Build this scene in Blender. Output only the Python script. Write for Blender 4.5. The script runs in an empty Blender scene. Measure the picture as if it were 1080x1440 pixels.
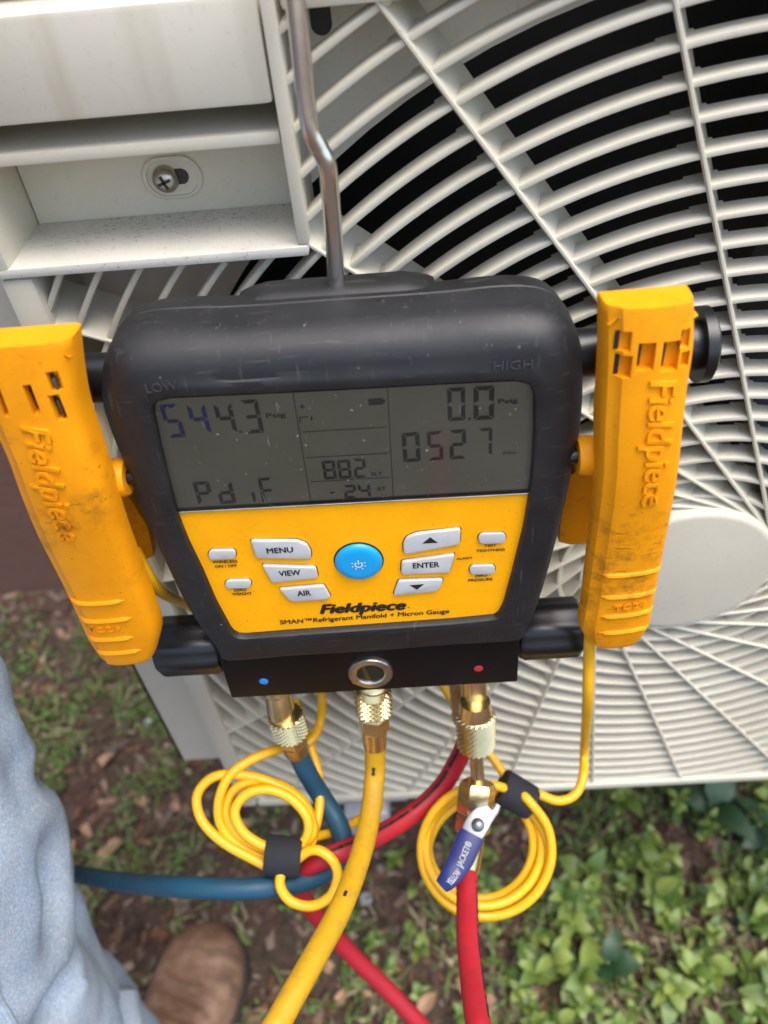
import bpy, bmesh, math, random
import numpy as np
from mathutils import Vector, Matrix, Quaternion
R_ = math.radians
rng = random.Random(7)
scene = bpy.context.scene
col = scene.collection

# ------------------------------------------------------------------ camera
F_PX, PITCH, ROLL, YAW = 1120.64, R_(45.30), R_(6.005), R_(-3.132)   # focal length in photo pixels (1080 x 1440)
D, H = 0.28, 1.10                                                   # metres from the grille plane, height over the ground
CAM = np.array([0.0, -D, H])
_f0 = np.array([math.sin(YAW), math.cos(YAW), 0]); _x0 = np.array([math.cos(YAW), -math.sin(YAW), 0]); _z = np.array([0, 0, 1.0])
CF = _f0 * math.cos(PITCH) - _z * math.sin(PITCH)
_u0 = _f0 * math.sin(PITCH) + _z * math.cos(PITCH)
CR = math.cos(ROLL) * _x0 - math.sin(ROLL) * _u0
CU = math.sin(ROLL) * _x0 + math.cos(ROLL) * _u0
cam = bpy.data.cameras.new('camera'); camo = bpy.data.objects.new('camera', cam); col.objects.link(camo)
m = Matrix.Identity(4)
for i in range(3):
    m[i][0] = CR[i]; m[i][1] = CU[i]; m[i][2] = -CF[i]; m[i][3] = CAM[i]
camo.matrix_world = m
cam.sensor_fit = 'VERTICAL'; cam.sensor_height = 36.0; cam.lens = F_PX / 1440 * 36.0
cam.clip_start = 0.01; cam.clip_end = 500
cam.dof.use_dof = True; cam.dof.focus_distance = 0.315; cam.dof.aperture_fstop = cam.lens / 3.3
scene.camera = camo

# ------------------------------------------------------------------ light
SUN_EL, SUN_AZ = R_(74), R_(120)       # azimuth measured from +Y towards +X
w = bpy.data.worlds.new('World'); scene.world = w; w.use_nodes = True
nt = w.node_tree; bg = nt.nodes['Background']
sky = nt.nodes.new('ShaderNodeTexSky'); sky.sky_type = 'NISHITA'; sky.sun_disc = False
sky.sun_elevation = SUN_EL; sky.sun_rotation = SUN_AZ; sky.air_density = 1.0; sky.dust_density = 3.0; sky.ozone_density = 0.5
nt.links.new(sky.outputs[0], bg.inputs[0]); bg.inputs[1].default_value = 0.15
sl = bpy.data.lights.new('sun', 'SUN'); sl.energy = 1.2; sl.angle = R_(50); sl.color = (1, 0.96, 0.90)
slo = bpy.data.objects.new('sun', sl); col.objects.link(slo)
sd = Vector((math.sin(SUN_AZ) * math.cos(SUN_EL), math.cos(SUN_AZ) * math.cos(SUN_EL), math.sin(SUN_EL)))
slo.rotation_euler = (-sd).to_track_quat('-Z', 'Y').to_euler(); slo.location = sd * 10
scene.view_settings.view_transform = 'Standard'; scene.view_settings.look = 'None'
scene.view_settings.exposure = 1.46; scene.view_settings.gamma = 1.0; scene.view_settings.use_curve_mapping = False

# ------------------------------------------------------------------ pixel -> place
def ray(px, py): return CF + CR * (px - 540) / F_PX - CU * (py - 720) / F_PX
def atd(px, py, d): return Vector(CAM + ray(px, py) * d)
def aty(px, py, y):
    r = ray(px, py); return Vector(CAM + r * (D + y) / r[1])
def atz(px, py, z):
    r = ray(px, py); return Vector(CAM + r * (z - H) / r[2])
def depth(p): return float(np.dot(np.array(p) - CAM, CF))

# ------------------------------------------------------------------ materials
def srgb(r, g, b):
    f = lambda c: (c / 255 / 12.92) if c / 255 <= 0.04045 else ((c / 255 + 0.055) / 1.055) ** 2.4
    return (f(r), f(g), f(b), 1)
class NT:
    def __init__(s, name):
        s.m = bpy.data.materials.new(name); s.m.use_nodes = True; s.t = s.m.node_tree; s.b = s.t.nodes['Principled BSDF']
    def n(s, ty, **kw):
        x = s.t.nodes.new(ty)
        for k, v in kw.items():
            if k in x.inputs.keys() if isinstance(k, str) else False: x.inputs[k].default_value = v
            else: setattr(x, k, v)
        return x
    def l(s, a, b): s.t.links.new(a, b)
    def coord(s): return s.n('ShaderNodeTexCoord').outputs['Object']
    def noise(s, scale, detail=4, rough=0.55, vec=None, dist=0):
        x = s.n('ShaderNodeTexNoise'); x.inputs['Scale'].default_value = scale; x.inputs['Detail'].default_value = detail
        x.inputs['Roughness'].default_value = rough; x.inputs['Distortion'].default_value = dist
        s.l(vec if vec is not None else s.coord(), x.inputs['Vector']); return x.outputs['Fac']
    def ramp(s, fac, stops):
        x = s.n('ShaderNodeValToRGB'); e = x.color_ramp.elements
        while len(e) < len(stops): e.new(0.5)
        for q, (p, c) in zip(e, stops):
            q.position = p; q.color = c if len(c) == 4 else (*c, 1)
        s.l(fac, x.inputs[0]); return x.outputs[0]
    def mix(s, fac, a, b, mode='MIX'):
        x = s.n('ShaderNodeMix'); x.data_type = 'RGBA'; x.blend_type = mode
        for v, i in ((fac, 0), (a, 6), (b, 7)):
            if hasattr(v, 'links'): s.l(v, x.inputs[i])
            else: x.inputs[i].default_value = v if i == 0 else (v if len(v) == 4 else (*v, 1))
        return x.outputs[2]
    def base(s, c):
        if hasattr(c, 'links'): s.l(c, s.b.inputs['Base Color'])
        else: s.b.inputs['Base Color'].default_value = c if len(c) == 4 else (*c, 1)
    def set(s, **kw):
        for k, v in kw.items():
            k = k.replace('_', ' ')
            if hasattr(v, 'links'): s.l(v, s.b.inputs[k])
            else: s.b.inputs[k].default_value = v
        return s
    def bump(s, h, strength=0.3, dist=0.001):
        x = s.n('ShaderNodeBump'); x.inputs['Strength'].default_value = strength; x.inputs['Distance'].default_value = dist
        s.l(h, x.inputs['Height']); s.l(x.outputs[0], s.b.inputs['Normal'])
G1 = lambda v: (v, v, v, 1)
M = {}
def mk_ivory(name, colr, dirt=0.25, specks=False, streaks=False):
    k = NT(name); a = k.noise(14, 5); b = k.noise(160, 3)
    c = k.mix(k.ramp(a, [(0.35, G1(0)), (0.75, G1(dirt))]), colr, (colr[0] * .72, colr[1] * .68, colr[2] * .6))
    if streaks:
        mp = k.n('ShaderNodeMapping'); mp.inputs['Scale'].default_value = (45, 1, 3); mp.inputs['Rotation'].default_value = (0, R_(-7), 0); k.l(k.coord(), mp.inputs[0])
        s_ = k.noise(1.0, 3, vec=mp.outputs[0]); c = k.mix(k.ramp(s_, [(0.5, G1(0)), (0.66, G1(.6))]), c, (colr[0] * .72, colr[1] * .68, colr[2] * .58))
    if specks:
        v = k.noise(520, 3, .7); g = k.noise(60, 3); sp = k.n('ShaderNodeSeparateXYZ'); k.l(k.coord(), sp.inputs[0])
        mr = k.n('ShaderNodeMapRange'); mr.inputs[1].default_value = -.165; mr.inputs[2].default_value = -.126; k.l(sp.outputs[1], mr.inputs[0])
        ad = k.n('ShaderNodeMath'); ad.operation = 'MULTIPLY_ADD'; k.l(mr.outputs[0], ad.inputs[0]); ad.inputs[1].default_value = .085; k.l(v, ad.inputs[2])
        ad2 = k.n('ShaderNodeMath'); ad2.operation = 'MULTIPLY_ADD'; k.l(g, ad2.inputs[0]); ad2.inputs[1].default_value = .16; k.l(ad.outputs[0], ad2.inputs[2])
        c = k.mix(k.ramp(ad2.outputs[0], [(0.70, G1(0)), (0.82, G1(.7))]), c, (.16, .12, .08))
        c = k.mix(k.ramp(g, [(0.45, G1(0)), (0.8, G1(.18))]), c, (.35, .31, .25))
    du = k.noise(380, 4, .75); c = k.mix(k.ramp(du, [(0.56, G1(0)), (0.74, G1(.30))]), c, (colr[0] * .5, colr[1] * .45, colr[2] * .36))
    k.base(c); k.set(Roughness=0.45); k.bump(b, 0.06, 0.0004); return k.m
M['ivory'] = mk_ivory('ivory_plastic', (0.63, 0.595, 0.475), .42)
M['ivory_streak'] = mk_ivory('ivory_plastic_streaked', (0.63, 0.60, 0.49), .35, streaks=True)
M['ivory_dusty'] = mk_ivory('ivory_plastic_dusty', (0.66, 0.635, 0.56), .4, True)
M['casing'] = mk_ivory('casing_paint', (0.60, 0.56, 0.43))
M['plate'] = mk_ivory("plate_paint", (0.66, 0.63, 0.545))
def plain(name, c, rough=.5, metal=0., bscale=None, bstr=.2, var=0.15, vscale=40, **kw):
    k = NT(name); n_ = k.noise(vscale, 5)
    k.base(k.mix(k.ramp(n_, [(0.3, G1(0)), (0.75, G1(1))]), tuple(c[:3]), tuple(x * (1 - var * 2) for x in c[:3])))
    k.set(Roughness=rough, Metallic=metal, **kw)
    if bscale: k.bump(k.noise(bscale, 4), bstr, 0.0005)
    return k.m
def mk_rubber():
    k = NT('black_rubber'); n1 = k.noise(35, 6, .65); n2 = k.noise(500, 3)
    sc = k.n('ShaderNodeMapping'); sc.inputs['Scale'].default_value = (900, 60, 200); sc.inputs['Rotation'].default_value = (0, 0, .5); k.l(k.coord(), sc.inputs[0])
    scr = k.noise(1, 2, vec=sc.outputs[0])
    sp = k.noise(420, 2); sc2 = k.n('ShaderNodeMapping'); sc2.inputs['Scale'].default_value = (60, 800, 300); sc2.inputs['Rotation'].default_value = (0, 0, -.35); k.l(k.coord(), sc2.inputs[0]); scr2 = k.noise(1, 3, .6, vec=sc2.outputs[0])
    c = k.mix(k.ramp(n1, [(0.4, G1(0)), (0.8, G1(.8))]), (.0065, .0068, .008), (.017, .017, .017))
    c = k.mix(k.ramp(scr, [(0.64, G1(0)), (0.76, G1(.30))]), c, (.10, .095, .09))
    c = k.mix(k.ramp(scr2, [(0.60, G1(0)), (0.74, G1(.30))]), c, (.085, .08, .075))
    c = k.mix(k.ramp(sp, [(0.72, G1(0)), (0.78, G1(.6))]), c, (.22, .20, .18))
    k.base(c); k.set(Roughness=k.ramp(n1, [(0.3, G1(.48)), (0.7, G1(.66))])); k.bump(n2, .10, .0004); return k.m
M['rubber'] = mk_rubber()
M['emboss'] = plain('rubber_relief', (.05, .05, .05), .35)
M['blackp'] = plain('black_plastic', (.006, .006, .007), .34, bscale=300, bstr=.05, vscale=80)
M['blackm'] = plain('black_anodised', (.006, .0055, .0055), .44, bscale=900, bstr=.08, Specular_IOR_Level=.2)
def mk_yellow(name, c, dirt=.6, wear=True):
    k = NT(name); n1 = k.noise(38, 6, .7); n2 = k.noise(90, 8, .78); n3 = k.noise(700, 2); n5 = k.noise(16, 4, .6)
    cc = k.mix(k.ramp(n1, [(0.42, G1(0)), (0.78, G1(.45))]), c, (c[0] * .72, c[1] * .62, c[2] * .8))
    cc = k.mix(k.ramp(n3, [(0.69, G1(0)), (0.75, G1(.5))]), cc, (.05, .03, .015))
    if wear:      # grime patches and short dark scuffs
        pm = k.n('ShaderNodeMath'); pm.operation = 'MULTIPLY'; k.l(k.ramp(n2, [(0.48, G1(0)), (0.72, G1(1))]), pm.inputs[0]); k.l(k.ramp(n5, [(0.48, G1(.06)), (0.64, G1(1))]), pm.inputs[1])
        pd = k.n('ShaderNodeMath'); pd.operation = 'MULTIPLY'; k.l(pm.outputs[0], pd.inputs[0]); pd.inputs[1].default_value = dirt
        cc = k.mix(pd.outputs[0], cc, (.13, .055, .012))
        for rot, sc in ((.6, (60, 900, 300)), (-.9, (80, 1100, 300))):
            mp = k.n('ShaderNodeMapping'); mp.inputs['Rotation'].default_value = (0, 0, rot); mp.inputs['Scale'].default_value = sc; k.l(k.coord(), mp.inputs[0])
            q = k.noise(1, 2, .5, vec=mp.outputs[0]); qm = k.n('ShaderNodeMath'); qm.operation = 'MULTIPLY'; k.l(k.ramp(q, [(0.68, G1(0)), (0.74, G1(.8))]), qm.inputs[0]); k.l(k.ramp(n5, [(0.50, G1(0)), (0.62, G1(1))]), qm.inputs[1])
            cc = k.mix(qm.outputs[0], cc, (.07, .035, .015))
    k.base(cc); k.set(Roughness=.5); k.b.inputs['Specular IOR Level'].default_value = .22; k.bump(n3, .12, .0004); return k.m
M['clamp'] = mk_yellow('clamp_yellow_plastic', (.84, .315, .003), .9)
M['keypad'] = mk_yellow('keypad_yellow', (.95, .41, .002), .10, False)
M['cable'] = plain('cable_yellow', (.80, .42, .006), .42, vscale=30, var=.12)
def mk_hose(name, c):
    k = NT(name); n1 = k.noise(26, 5, .6); n2 = k.noise(140, 6, .75); n3 = k.noise(600, 3)
    cc = k.mix(k.ramp(n1, [(0.35, G1(0)), (0.75, G1(1))]), c, tuple(x * .68 for x in c))
    cc = k.mix(k.ramp(n2, [(0.50, G1(0)), (0.72, G1(.55))]), cc, tuple(x * .45 + .015 for x in c))
    k.base(cc); k.set(Roughness=k.ramp(n2, [(0.3, G1(.42)), (0.7, G1(.62))])); k.b.inputs['Specular IOR Level'].default_value = .35; k.bump(n3, .25, .0004); return k.m
M['hose_y'] = mk_hose('hose_yellow', (.54, .30, .010)); M['hose_r'] = mk_hose('hose_red', (.40, .013, .024)); M['hose_b'] = mk_hose('hose_blue', (.010, .060, .105))
M['brass'] = plain('brass', (.80, .64, .33), .26, 1., bscale=500, bstr=.1, vscale=60, var=.16)
M['brass_dark'] = plain('brass_dull', (.58, .46, .26), .38, 1., vscale=60, var=.2)
M['steel'] = plain('steel', (.88, .85, .78), .20, 1., bscale=300, bstr=.06, vscale=25, var=.2)
M['zinc'] = plain('zinc_plate', (.26, .27, .28), .42, 1., vscale=120, var=.12)
M['nickel'] = plain('nickel_bezel', (.62, .58, .50), .3, 1., vscale=120, var=.2)
M['key'] = plain('key_grey', (.50, .51, .50), .45, vscale=120, var=.08)
M['keyblue'] = plain('key_blue', (.004, .33, .70), .38, vscale=120, var=.06)
M['ink'] = plain('print_black', (.012, .011, .010), .6)
M['inkw'] = plain('print_white', (.8, .8, .8), .6)
M['lcdink'] = plain('lcd_segment', (.010, .013, .012), .6)
M['lcdblue'] = plain('lcd_segment_blue', (.012, .020, .13), .6)
M['lcd'] = plain('lcd_panel', (.205, .185, .120), .45, vscale=12, var=.08)
M['grip'] = plain('lever_blue', (.005, .013, .11), .40, vscale=80, var=.15)
M['strap'] = plain('strap_black', (.012, .013, .018), .85, bscale=900, bstr=.5)
M['dark'] = plain('fan_dark', (.022, .022, .024), .4)
M['fin'] = plain('coil_dark', (.03, .028, .025), .5)
M['dotb'] = plain('dot_blue', (.03, .25, .7), .4); M['dotr'] = plain('dot_red', (.6, .03, .03), .4)
M['glassdark'] = plain('sight_glass', (.02, .022, .012), .06)
M['bracket'] = plain('bracket_metal', (.42, .42, .43), .45, vscale=60, var=.2)
k = NT('window_pane'); tr = k.n('ShaderNodeBsdfTransparent'); gl = k.n('ShaderNodeBsdfGlossy'); gl.inputs['Roughness'].default_value = .08
gl.inputs['Color'].default_value = (1, 1, 1, 1); tr.inputs['Color'].default_value = (.93, .93, .91, 1)
fr = k.n('ShaderNodeFresnel'); fr.inputs[0].default_value = 1.45; mx = k.n('ShaderNodeMixShader')
k.l(fr.outputs[0], mx.inputs[0]); k.l(tr.outputs[0], mx.inputs[1]); k.l(gl.outputs[0], mx.inputs[2]); df = k.n('ShaderNodeBsdfDiffuse'); df.inputs[0].default_value = (.45, .43, .40, 1); mx2 = k.n('ShaderNodeMixShader')
sp_ = k.noise(480, 2, .6); mp_ = k.n('ShaderNodeMapping'); mp_.inputs['Scale'].default_value = (700, 70, 100); mp_.inputs['Rotation'].default_value = (0, 0, .7); k.l(k.coord(), mp_.inputs[0]); sc_ = k.noise(1, 2, vec=mp_.outputs[0]); hz_ = k.noise(18, 4, .6)
ma = k.n('ShaderNodeMath'); ma.operation = 'ADD'; k.l(k.ramp(sp_, [(0.70, G1(.0)), (0.76, G1(.5))]), ma.inputs[0]); k.l(k.ramp(sc_, [(0.72, G1(.0)), (0.78, G1(.28))]), ma.inputs[1])
mc = k.n('ShaderNodeMath'); mc.operation = 'ADD'; k.l(ma.outputs[0], mc.inputs[0]); k.l(k.ramp(hz_, [(0.35, G1(.0)), (0.75, G1(.05))]), mc.inputs[1])
k.l(mc.outputs[0], mx2.inputs[0]); k.l(mx.outputs[0], mx2.inputs[1]); k.l(df.outputs[0], mx2.inputs[2])
k.l(mx2.outputs[0], k.t.nodes['Material Output'].inputs[0]); M['pane'] = k.m
def mk_wall():
    k = NT('brown_render'); n1 = k.noise(4, 6); n2 = k.noise(60, 5)
    k.base(k.mix(n1, (.15, .070, .048), (.24, .125, .092))); k.set(Roughness=.9); k.bump(n2, .5, .004); return k.m
M['wall'] = mk_wall()
def mk_soil():
    k = NT('soil'); n1 = k.noise(9, 7, .65); n2 = k.noise(90, 5, .7); n3 = k.noise(30, 6, .7)
    c = k.ramp(n2, [(0.28, (.024, .011, .008, 1)), (0.5, (.076, .038, .027, 1)), (0.72, (.15, .095, .068, 1))])
    c = k.mix(k.ramp(n1, [(0.42, G1(0)), (0.62, G1(.7))]), c, (.055, .048, .026))
    k.base(c); k.set(Roughness=.95); k.bump(n3, .8, .012); return k.m
M['soil'] = mk_soil()
def attr_mat(name, rough=.6, trans=0.0):
    k = NT(name); a = k.n('ShaderNodeAttribute'); a.attribute_name = 'col'; n_ = k.noise(120, 3)
    k.base(k.mix(k.ramp(n_, [(0.3, G1(0)), (0.8, G1(.5))]), a.outputs['Color'], k.mix(1.0, a.outputs['Color'], (.5, .5, .45), 'MULTIPLY')))
    k.set(Roughness=rough)
    return k.m
M['litter'] = attr_mat('litter', .85); M['cover'] = attr_mat('ground_cover', .6)
def mk_leaf(name, c1, c2):
    k = NT(name); oi = k.n('ShaderNodeObjectInfo'); n_ = k.noise(70, 4)
    c = k.mix(oi.outputs['Random'], c1, c2); c = k.mix(k.ramp(n_, [(0.35, G1(0)), (0.8, G1(.5))]), c, (c1[0] * .6, c1[1] * .65, c1[2] * .5))
    k.base(c); k.set(Roughness=.48)
    try: k.b.inputs['Subsurface Weight'].default_value = 0.0
    except Exception: pass
    k.bump(n_, .3, .001); return k.m
M['leaf'] = mk_leaf('leaf_green', (.060, .125, .018), (.27, .34, .07))
M['leafdark'] = mk_leaf('leaf_dark', (.020, .060, .022), (.032, .085, .03))
M['stem'] = plain('stem_green', (.10, .16, .04), .6)
def mk_denim():
    k = NT('denim'); n1 = k.noise(7, 6, .6); n2 = k.noise(45, 5, .7)
    wv = k.n('ShaderNodeTexWave'); wv.inputs['Scale'].default_value = 420; wv.inputs['Distortion'].default_value = 1.5; wv.bands_direction = 'DIAGONAL'; k.l(k.coord(), wv.inputs['Vector'])
    n3 = k.noise(420, 5, .75); n4 = k.noise(900, 3, .7)
    c = k.mix(k.ramp(n1, [(0.35, G1(0)), (0.7, G1(1))]), (.27, .37, .49), (.50, .57, .61))
    c = k.mix(k.ramp(n2, [(0.5, G1(0)), (0.75, G1(.4))]), c, (.47, .46, .39))
    c = k.mix(k.ramp(n3, [(0.44, G1(.0)), (0.62, G1(.5))]), c, (.19, .28, .40))
    c = k.mix(k.ramp(n4, [(0.50, G1(.0)), (0.60, G1(.55))]), c, (.70, .74, .75))
    k.base(c); k.set(Roughness=.9); k.bump(n3, .5, .0015); return k.m
M['denim'] = mk_denim()
def mk_leather():
    k = NT('boot_leather'); n1 = k.noise(22, 6, .65); n2 = k.noise(220, 4)
    mp = k.n('ShaderNodeMapping'); mp.inputs['Scale'].default_value = (16, 48, 14); mp.inputs['Rotation'].default_value = (0, 0, .15); k.l(k.coord(), mp.inputs[0])
    cr = k.noise(1, 4, .6, vec=mp.outputs[0])
    c = k.ramp(n1, [(0.3, (.10, .052, .030, 1)), (0.55, (.25, .14, .082, 1)), (0.8, (.40, .27, .185, 1))])
    c = k.mix(k.ramp(cr, [(0.50, G1(0)), (0.66, G1(.6))]), c, (.06, .032, .02))
    k.base(c); k.set(Roughness=.68); k.bump(n2, .4, .001); return k.m
M['leather'] = mk_leather()
M['sole'] = plain('boot_sole', (.035, .022, .016), .8, bscale=200)
M['lace'] = plain('boot_lace', (.05, .03, .02), .8)

# ------------------------------------------------------------------ mesh helpers
class MB:
    def __init__(s): s.v = []; s.f = []; s.c = None
    def add(s, vs, fs):
        o = len(s.v); s.v += [Vector(v) for v in vs]; s.f += [tuple(i + o for i in f) for f in fs]; return s
    def box(s, x0, x1, y0, y1, z0, z1, ch=0.0):
        if ch <= 0:
            vs = [(x, y, z) for x in (x0, x1) for y in (y0, y1) for z in (z0, z1)]
            return s.add(vs, [(0, 1, 3, 2), (4, 6, 7, 5), (0, 4, 5, 1), (2, 3, 7, 6), (0, 2, 6, 4), (1, 5, 7, 3)])
        bm = bmesh.new(); bmesh.ops.create_cube(bm, size=1)
        for v in bm.verts: v.co = Vector(((x0 + x1) / 2 + v.co.x * (x1 - x0), (y0 + y1) / 2 + v.co.y * (y1 - y0), (z0 + z1) / 2 + v.co.z * (z1 - z0)))
        bmesh.ops.bevel(bm, geom=bm.edges[:], offset=ch, segments=2, affect='EDGES', profile=.6)
        return s.bm(bm)
    def bm(s, bm, mat=None):
        bm.verts.index_update()
        s.add([(mat @ v.co if mat else v.co) for v in bm.verts], [tuple(v.index for v in f.verts) for f in bm.faces]); bm.free(); return s
    def loft(s, rings, closed=True, cap=True):
        n = len(rings[0]); vs = [p for r in rings for p in r]; fs = []
        for i in range(len(rings) - 1):
            for j in range(n if closed else n - 1):
                a = i * n + j; b = i * n + (j + 1) % n; fs.append((a, b, b + n, a + n))
        if cap and closed: fs += [tuple(range(n))[::-1], tuple(range((len(rings) - 1) * n, len(rings) * n))]
        return s.add(vs, fs)
    def lathe(s, a, b, prof, n=20, hexs=()):
        a = Vector(a); b = Vector(b); ax = (b - a).normalized(); L = (b - a).length
        u = ax.orthogonal().normalized(); v = ax.cross(u)
        rings = []
        for t, r in prof:
            c = a + ax * (t * L); rings.append([c + (u * math.cos(q) + v * math.sin(q)) * max(r, 1e-5) for q in [2 * math.pi * i / n for i in range(n)]])
        return s.loft(rings)
    def tube(s, pts, r, n=12, sub=8, rad=None):
        pts = smooth(pts, sub); N = len(pts)
        t0 = (pts[1] - pts[0]).normalized(); u = t0.orthogonal().normalized(); rings = []
        for i, p in enumerate(pts):
            t = (pts[min(i + 1, N - 1)] - pts[max(i - 1, 0)]).normalized()
            u = (u - t * u.dot(t)).normalized(); v = t.cross(u)
            rr = r if rad is None else rad(i / (N - 1))
            rings.append([p + (u * math.cos(q) + v * math.sin(q)) * rr for q in [2 * math.pi * k / n for k in range(n)]])
        return s.loft(rings)
    def prism(s, poly, n0, n1, ch=0):      # polygon in local xy, extruded along z
        bm = bmesh.new(); vs = [bm.verts.new((p[0], p[1], n0)) for p in poly]; f = bm.faces.new(vs)
        bmesh.ops.recalc_face_normals(bm, faces=[f])
        r = bmesh.ops.extrude_face_region(bm, geom=[f])
        up = [e for e in r['geom'] if isinstance(e, bmesh.types.BMVert)]
        for v in up: v.co.z = n1
        if ch:
            eds = [e for e in bm.edges if all(abs(v.co.z - n1) < 1e-9 for v in e.verts)]
            bmesh.ops.bevel(bm, geom=eds, offset=ch, segments=3, affect='EDGES', profile=.5)
        bmesh.ops.recalc_face_normals(bm, faces=bm.faces)
        return s.bm(bm)
    def mesh(s, name, sm=True, recalc=True):
        me = bpy.data.meshes.new(name); me.from_pydata([tuple(v) for v in s.v], [], s.f); me.update()
        if recalc:
            bm = bmesh.new(); bm.from_mesh(me); bmesh.ops.recalc_face_normals(bm, faces=bm.faces); bm.to_mesh(me); bm.free()
        if sm:
            me.polygons.foreach_set('use_smooth', [True] * len(me.polygons))
            try: me.set_sharp_from_angle(angle=R_(38))
            except Exception: pass
        return me
def smooth(pts, sub=8):
    pts = [Vector(p) for p in pts]
    if sub <= 1: return pts
    P = [pts[0] * 2 - pts[1]] + pts + [pts[-1] * 2 - pts[-2]]; out = []
    for i in range(1, len(P) - 2):
        p0, p1, p2, p3 = P[i - 1:i + 3]
        for k in range(sub):
            t = k / sub
            out.append(0.5 * ((2 * p1) + (p2 - p0) * t + (2 * p0 - 5 * p1 + 4 * p2 - p3) * t * t + (3 * p1 - p0 - 3 * p2 + p3) * t ** 3))
    out.append(pts[-1]); return out
def thing(name, loc, label, cat, group=None, rot=None):
    o = bpy.data.objects.new(name, None); col.objects.link(o); o.empty_display_size = .05
    mm = Matrix.Translation(Vector(loc)) @ (rot.to_4x4() if rot is not None else Matrix.Identity(4)); o.matrix_world = mm
    o['label'] = label; o['category'] = cat
    if group: o['group'] = group
    o['_w'] = [c for r in mm for c in r]
    return o
def root_mat(o):
    while o.parent: o = o.parent
    c = list(o['_w']); return Matrix([c[i * 4:i * 4 + 4] for i in range(4)])
def part(name, mb, mat, parent, world=True, label=None, sm=True, recalc=True):
    """one mesh object under parent; world=True when the shape is given in world coordinates"""
    me = mb if isinstance(mb, bpy.types.Mesh) else mb.mesh(name, sm, recalc)
    if world and parent is not None: me.transform(root_mat(parent).inverted())
    me.materials.clear(); me.materials.append(M[mat] if isinstance(mat, str) else mat)
    o = bpy.data.objects.new(name, me); col.objects.link(o); o.parent = parent
    if label: o['label'] = label
    return o
def single(name, mb, mat, label, cat, group=None, loc=None, sm=True):
    me = mb.mesh(name, sm); loc = Vector(loc) if loc is not None else Vector((0, 0, 0)); me.transform(Matrix.Translation(-loc))
    me.materials.append(M[mat]); o = bpy.data.objects.new(name, me); col.objects.link(o); o.location = loc
    o['label'] = label; o['category'] = cat
    if group: o['group'] = group
    return o
def struct(name, mb, mat):
    me = mb.mesh(name, True); me.materials.append(M[mat]); o = bpy.data.objects.new(name, me); col.objects.link(o); o['kind'] = 'structure'; return o
dg = None
def text_mesh(body, bold=0.0, shear=0.0, extrude=0.0):
    cu = bpy.data.curves.new('t', 'FONT'); cu.body = body; cu.size = 1; cu.shear = shear; cu.extrude = extrude; cu.resolution_u = 4
    if extrude: cu.offset = bold
    o = bpy.data.objects.new('t', cu); col.objects.link(o); bpy.context.view_layer.update()
    me = bpy.data.meshes.new_from_object(o.evaluated_get(bpy.context.evaluated_depsgraph_get())); bpy.data.objects.remove(o); bpy.data.curves.remove(cu)
    if bold and not extrude:      # heavier strokes: shifted layers, each a hair above the last
        vs = [v.co.copy() for v in me.vertices]; fs = [tuple(p.vertices) for p in me.polygons]; mb = MB()
        for k_, (dx, dy) in enumerate(((-1, 0), (1, 0), (0, .6), (0, -.6))): mb.add([(v.x + dx * bold, v.y + dy * bold, k_ * .008) for v in vs], fs)
        me = mb.mesh('t', False, False)
    return me
def text_fit(me, p0, p1, hgt, up=None, n=0.0):
    """lay text so its baseline runs p0->p1 (local xy), cap height hgt"""
    xs = [v.co.x for v in me.vertices]; ys = [v.co.y for v in me.vertices]
    x0, x1 = min(xs), max(xs); cap = 0.70
    p0 = Vector(p0[:2]); p1 = Vector(p1[:2]); ex = (p1 - p0); L = ex.length; ex.normalize(); ey = Vector((-ex.y, ex.x))
    for v in me.vertices:
        q = p0 + ex * ((v.co.x - x0) / (x1 - x0) * L) + ey * (v.co.y / cap * hgt)
        v.co = Vector((q.x, q.y, n + v.co.z * hgt))
    return me

# ================================================================== SETTING
def bank(y):      # soil drifted up against the foot of the wall
    t = max(0, min(1, (y - .40) / .20)); return .075 * t * t * (3 - 2 * t)
def ground():
    xs = list(np.linspace(-1.2, 1.0, 150)); ys = list(np.linspace(-1.0, 1.2, 150))
    xs = [-40, -15, -5, -2] + xs + [2, 5, 15, 40]; ys = [-40, -15, -5, -2] + ys + [2, 5, 15, 40]
    from mathutils import noise
    mb = MB(); nx = len(xs)
    for y in ys:
        for x in xs:
            z = .006 * noise.noise((x * 9, y * 9, 0)) + .003 * noise.noise((x * 31, y * 31, 2)) if abs(x) < 1.3 and abs(y) < 1.3 else 0
            mb.v.append(Vector((x, y, z + (bank(y) if y < .85 else 0))))
    for j in range(len(ys) - 1):
        for i in range(nx - 1): a = j * nx + i; mb.f.append((a, a + 1, a + 1 + nx, a + nx))
    return struct('ground', mb, 'soil')
ground()
wl = single('house_wall', MB().box(-3, 3, .60, .80, -.05, 2.2, .004), 'wall', 'reddish brown house wall behind the cooling unit', 'wall', loc=(0, .7, 0))

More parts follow.
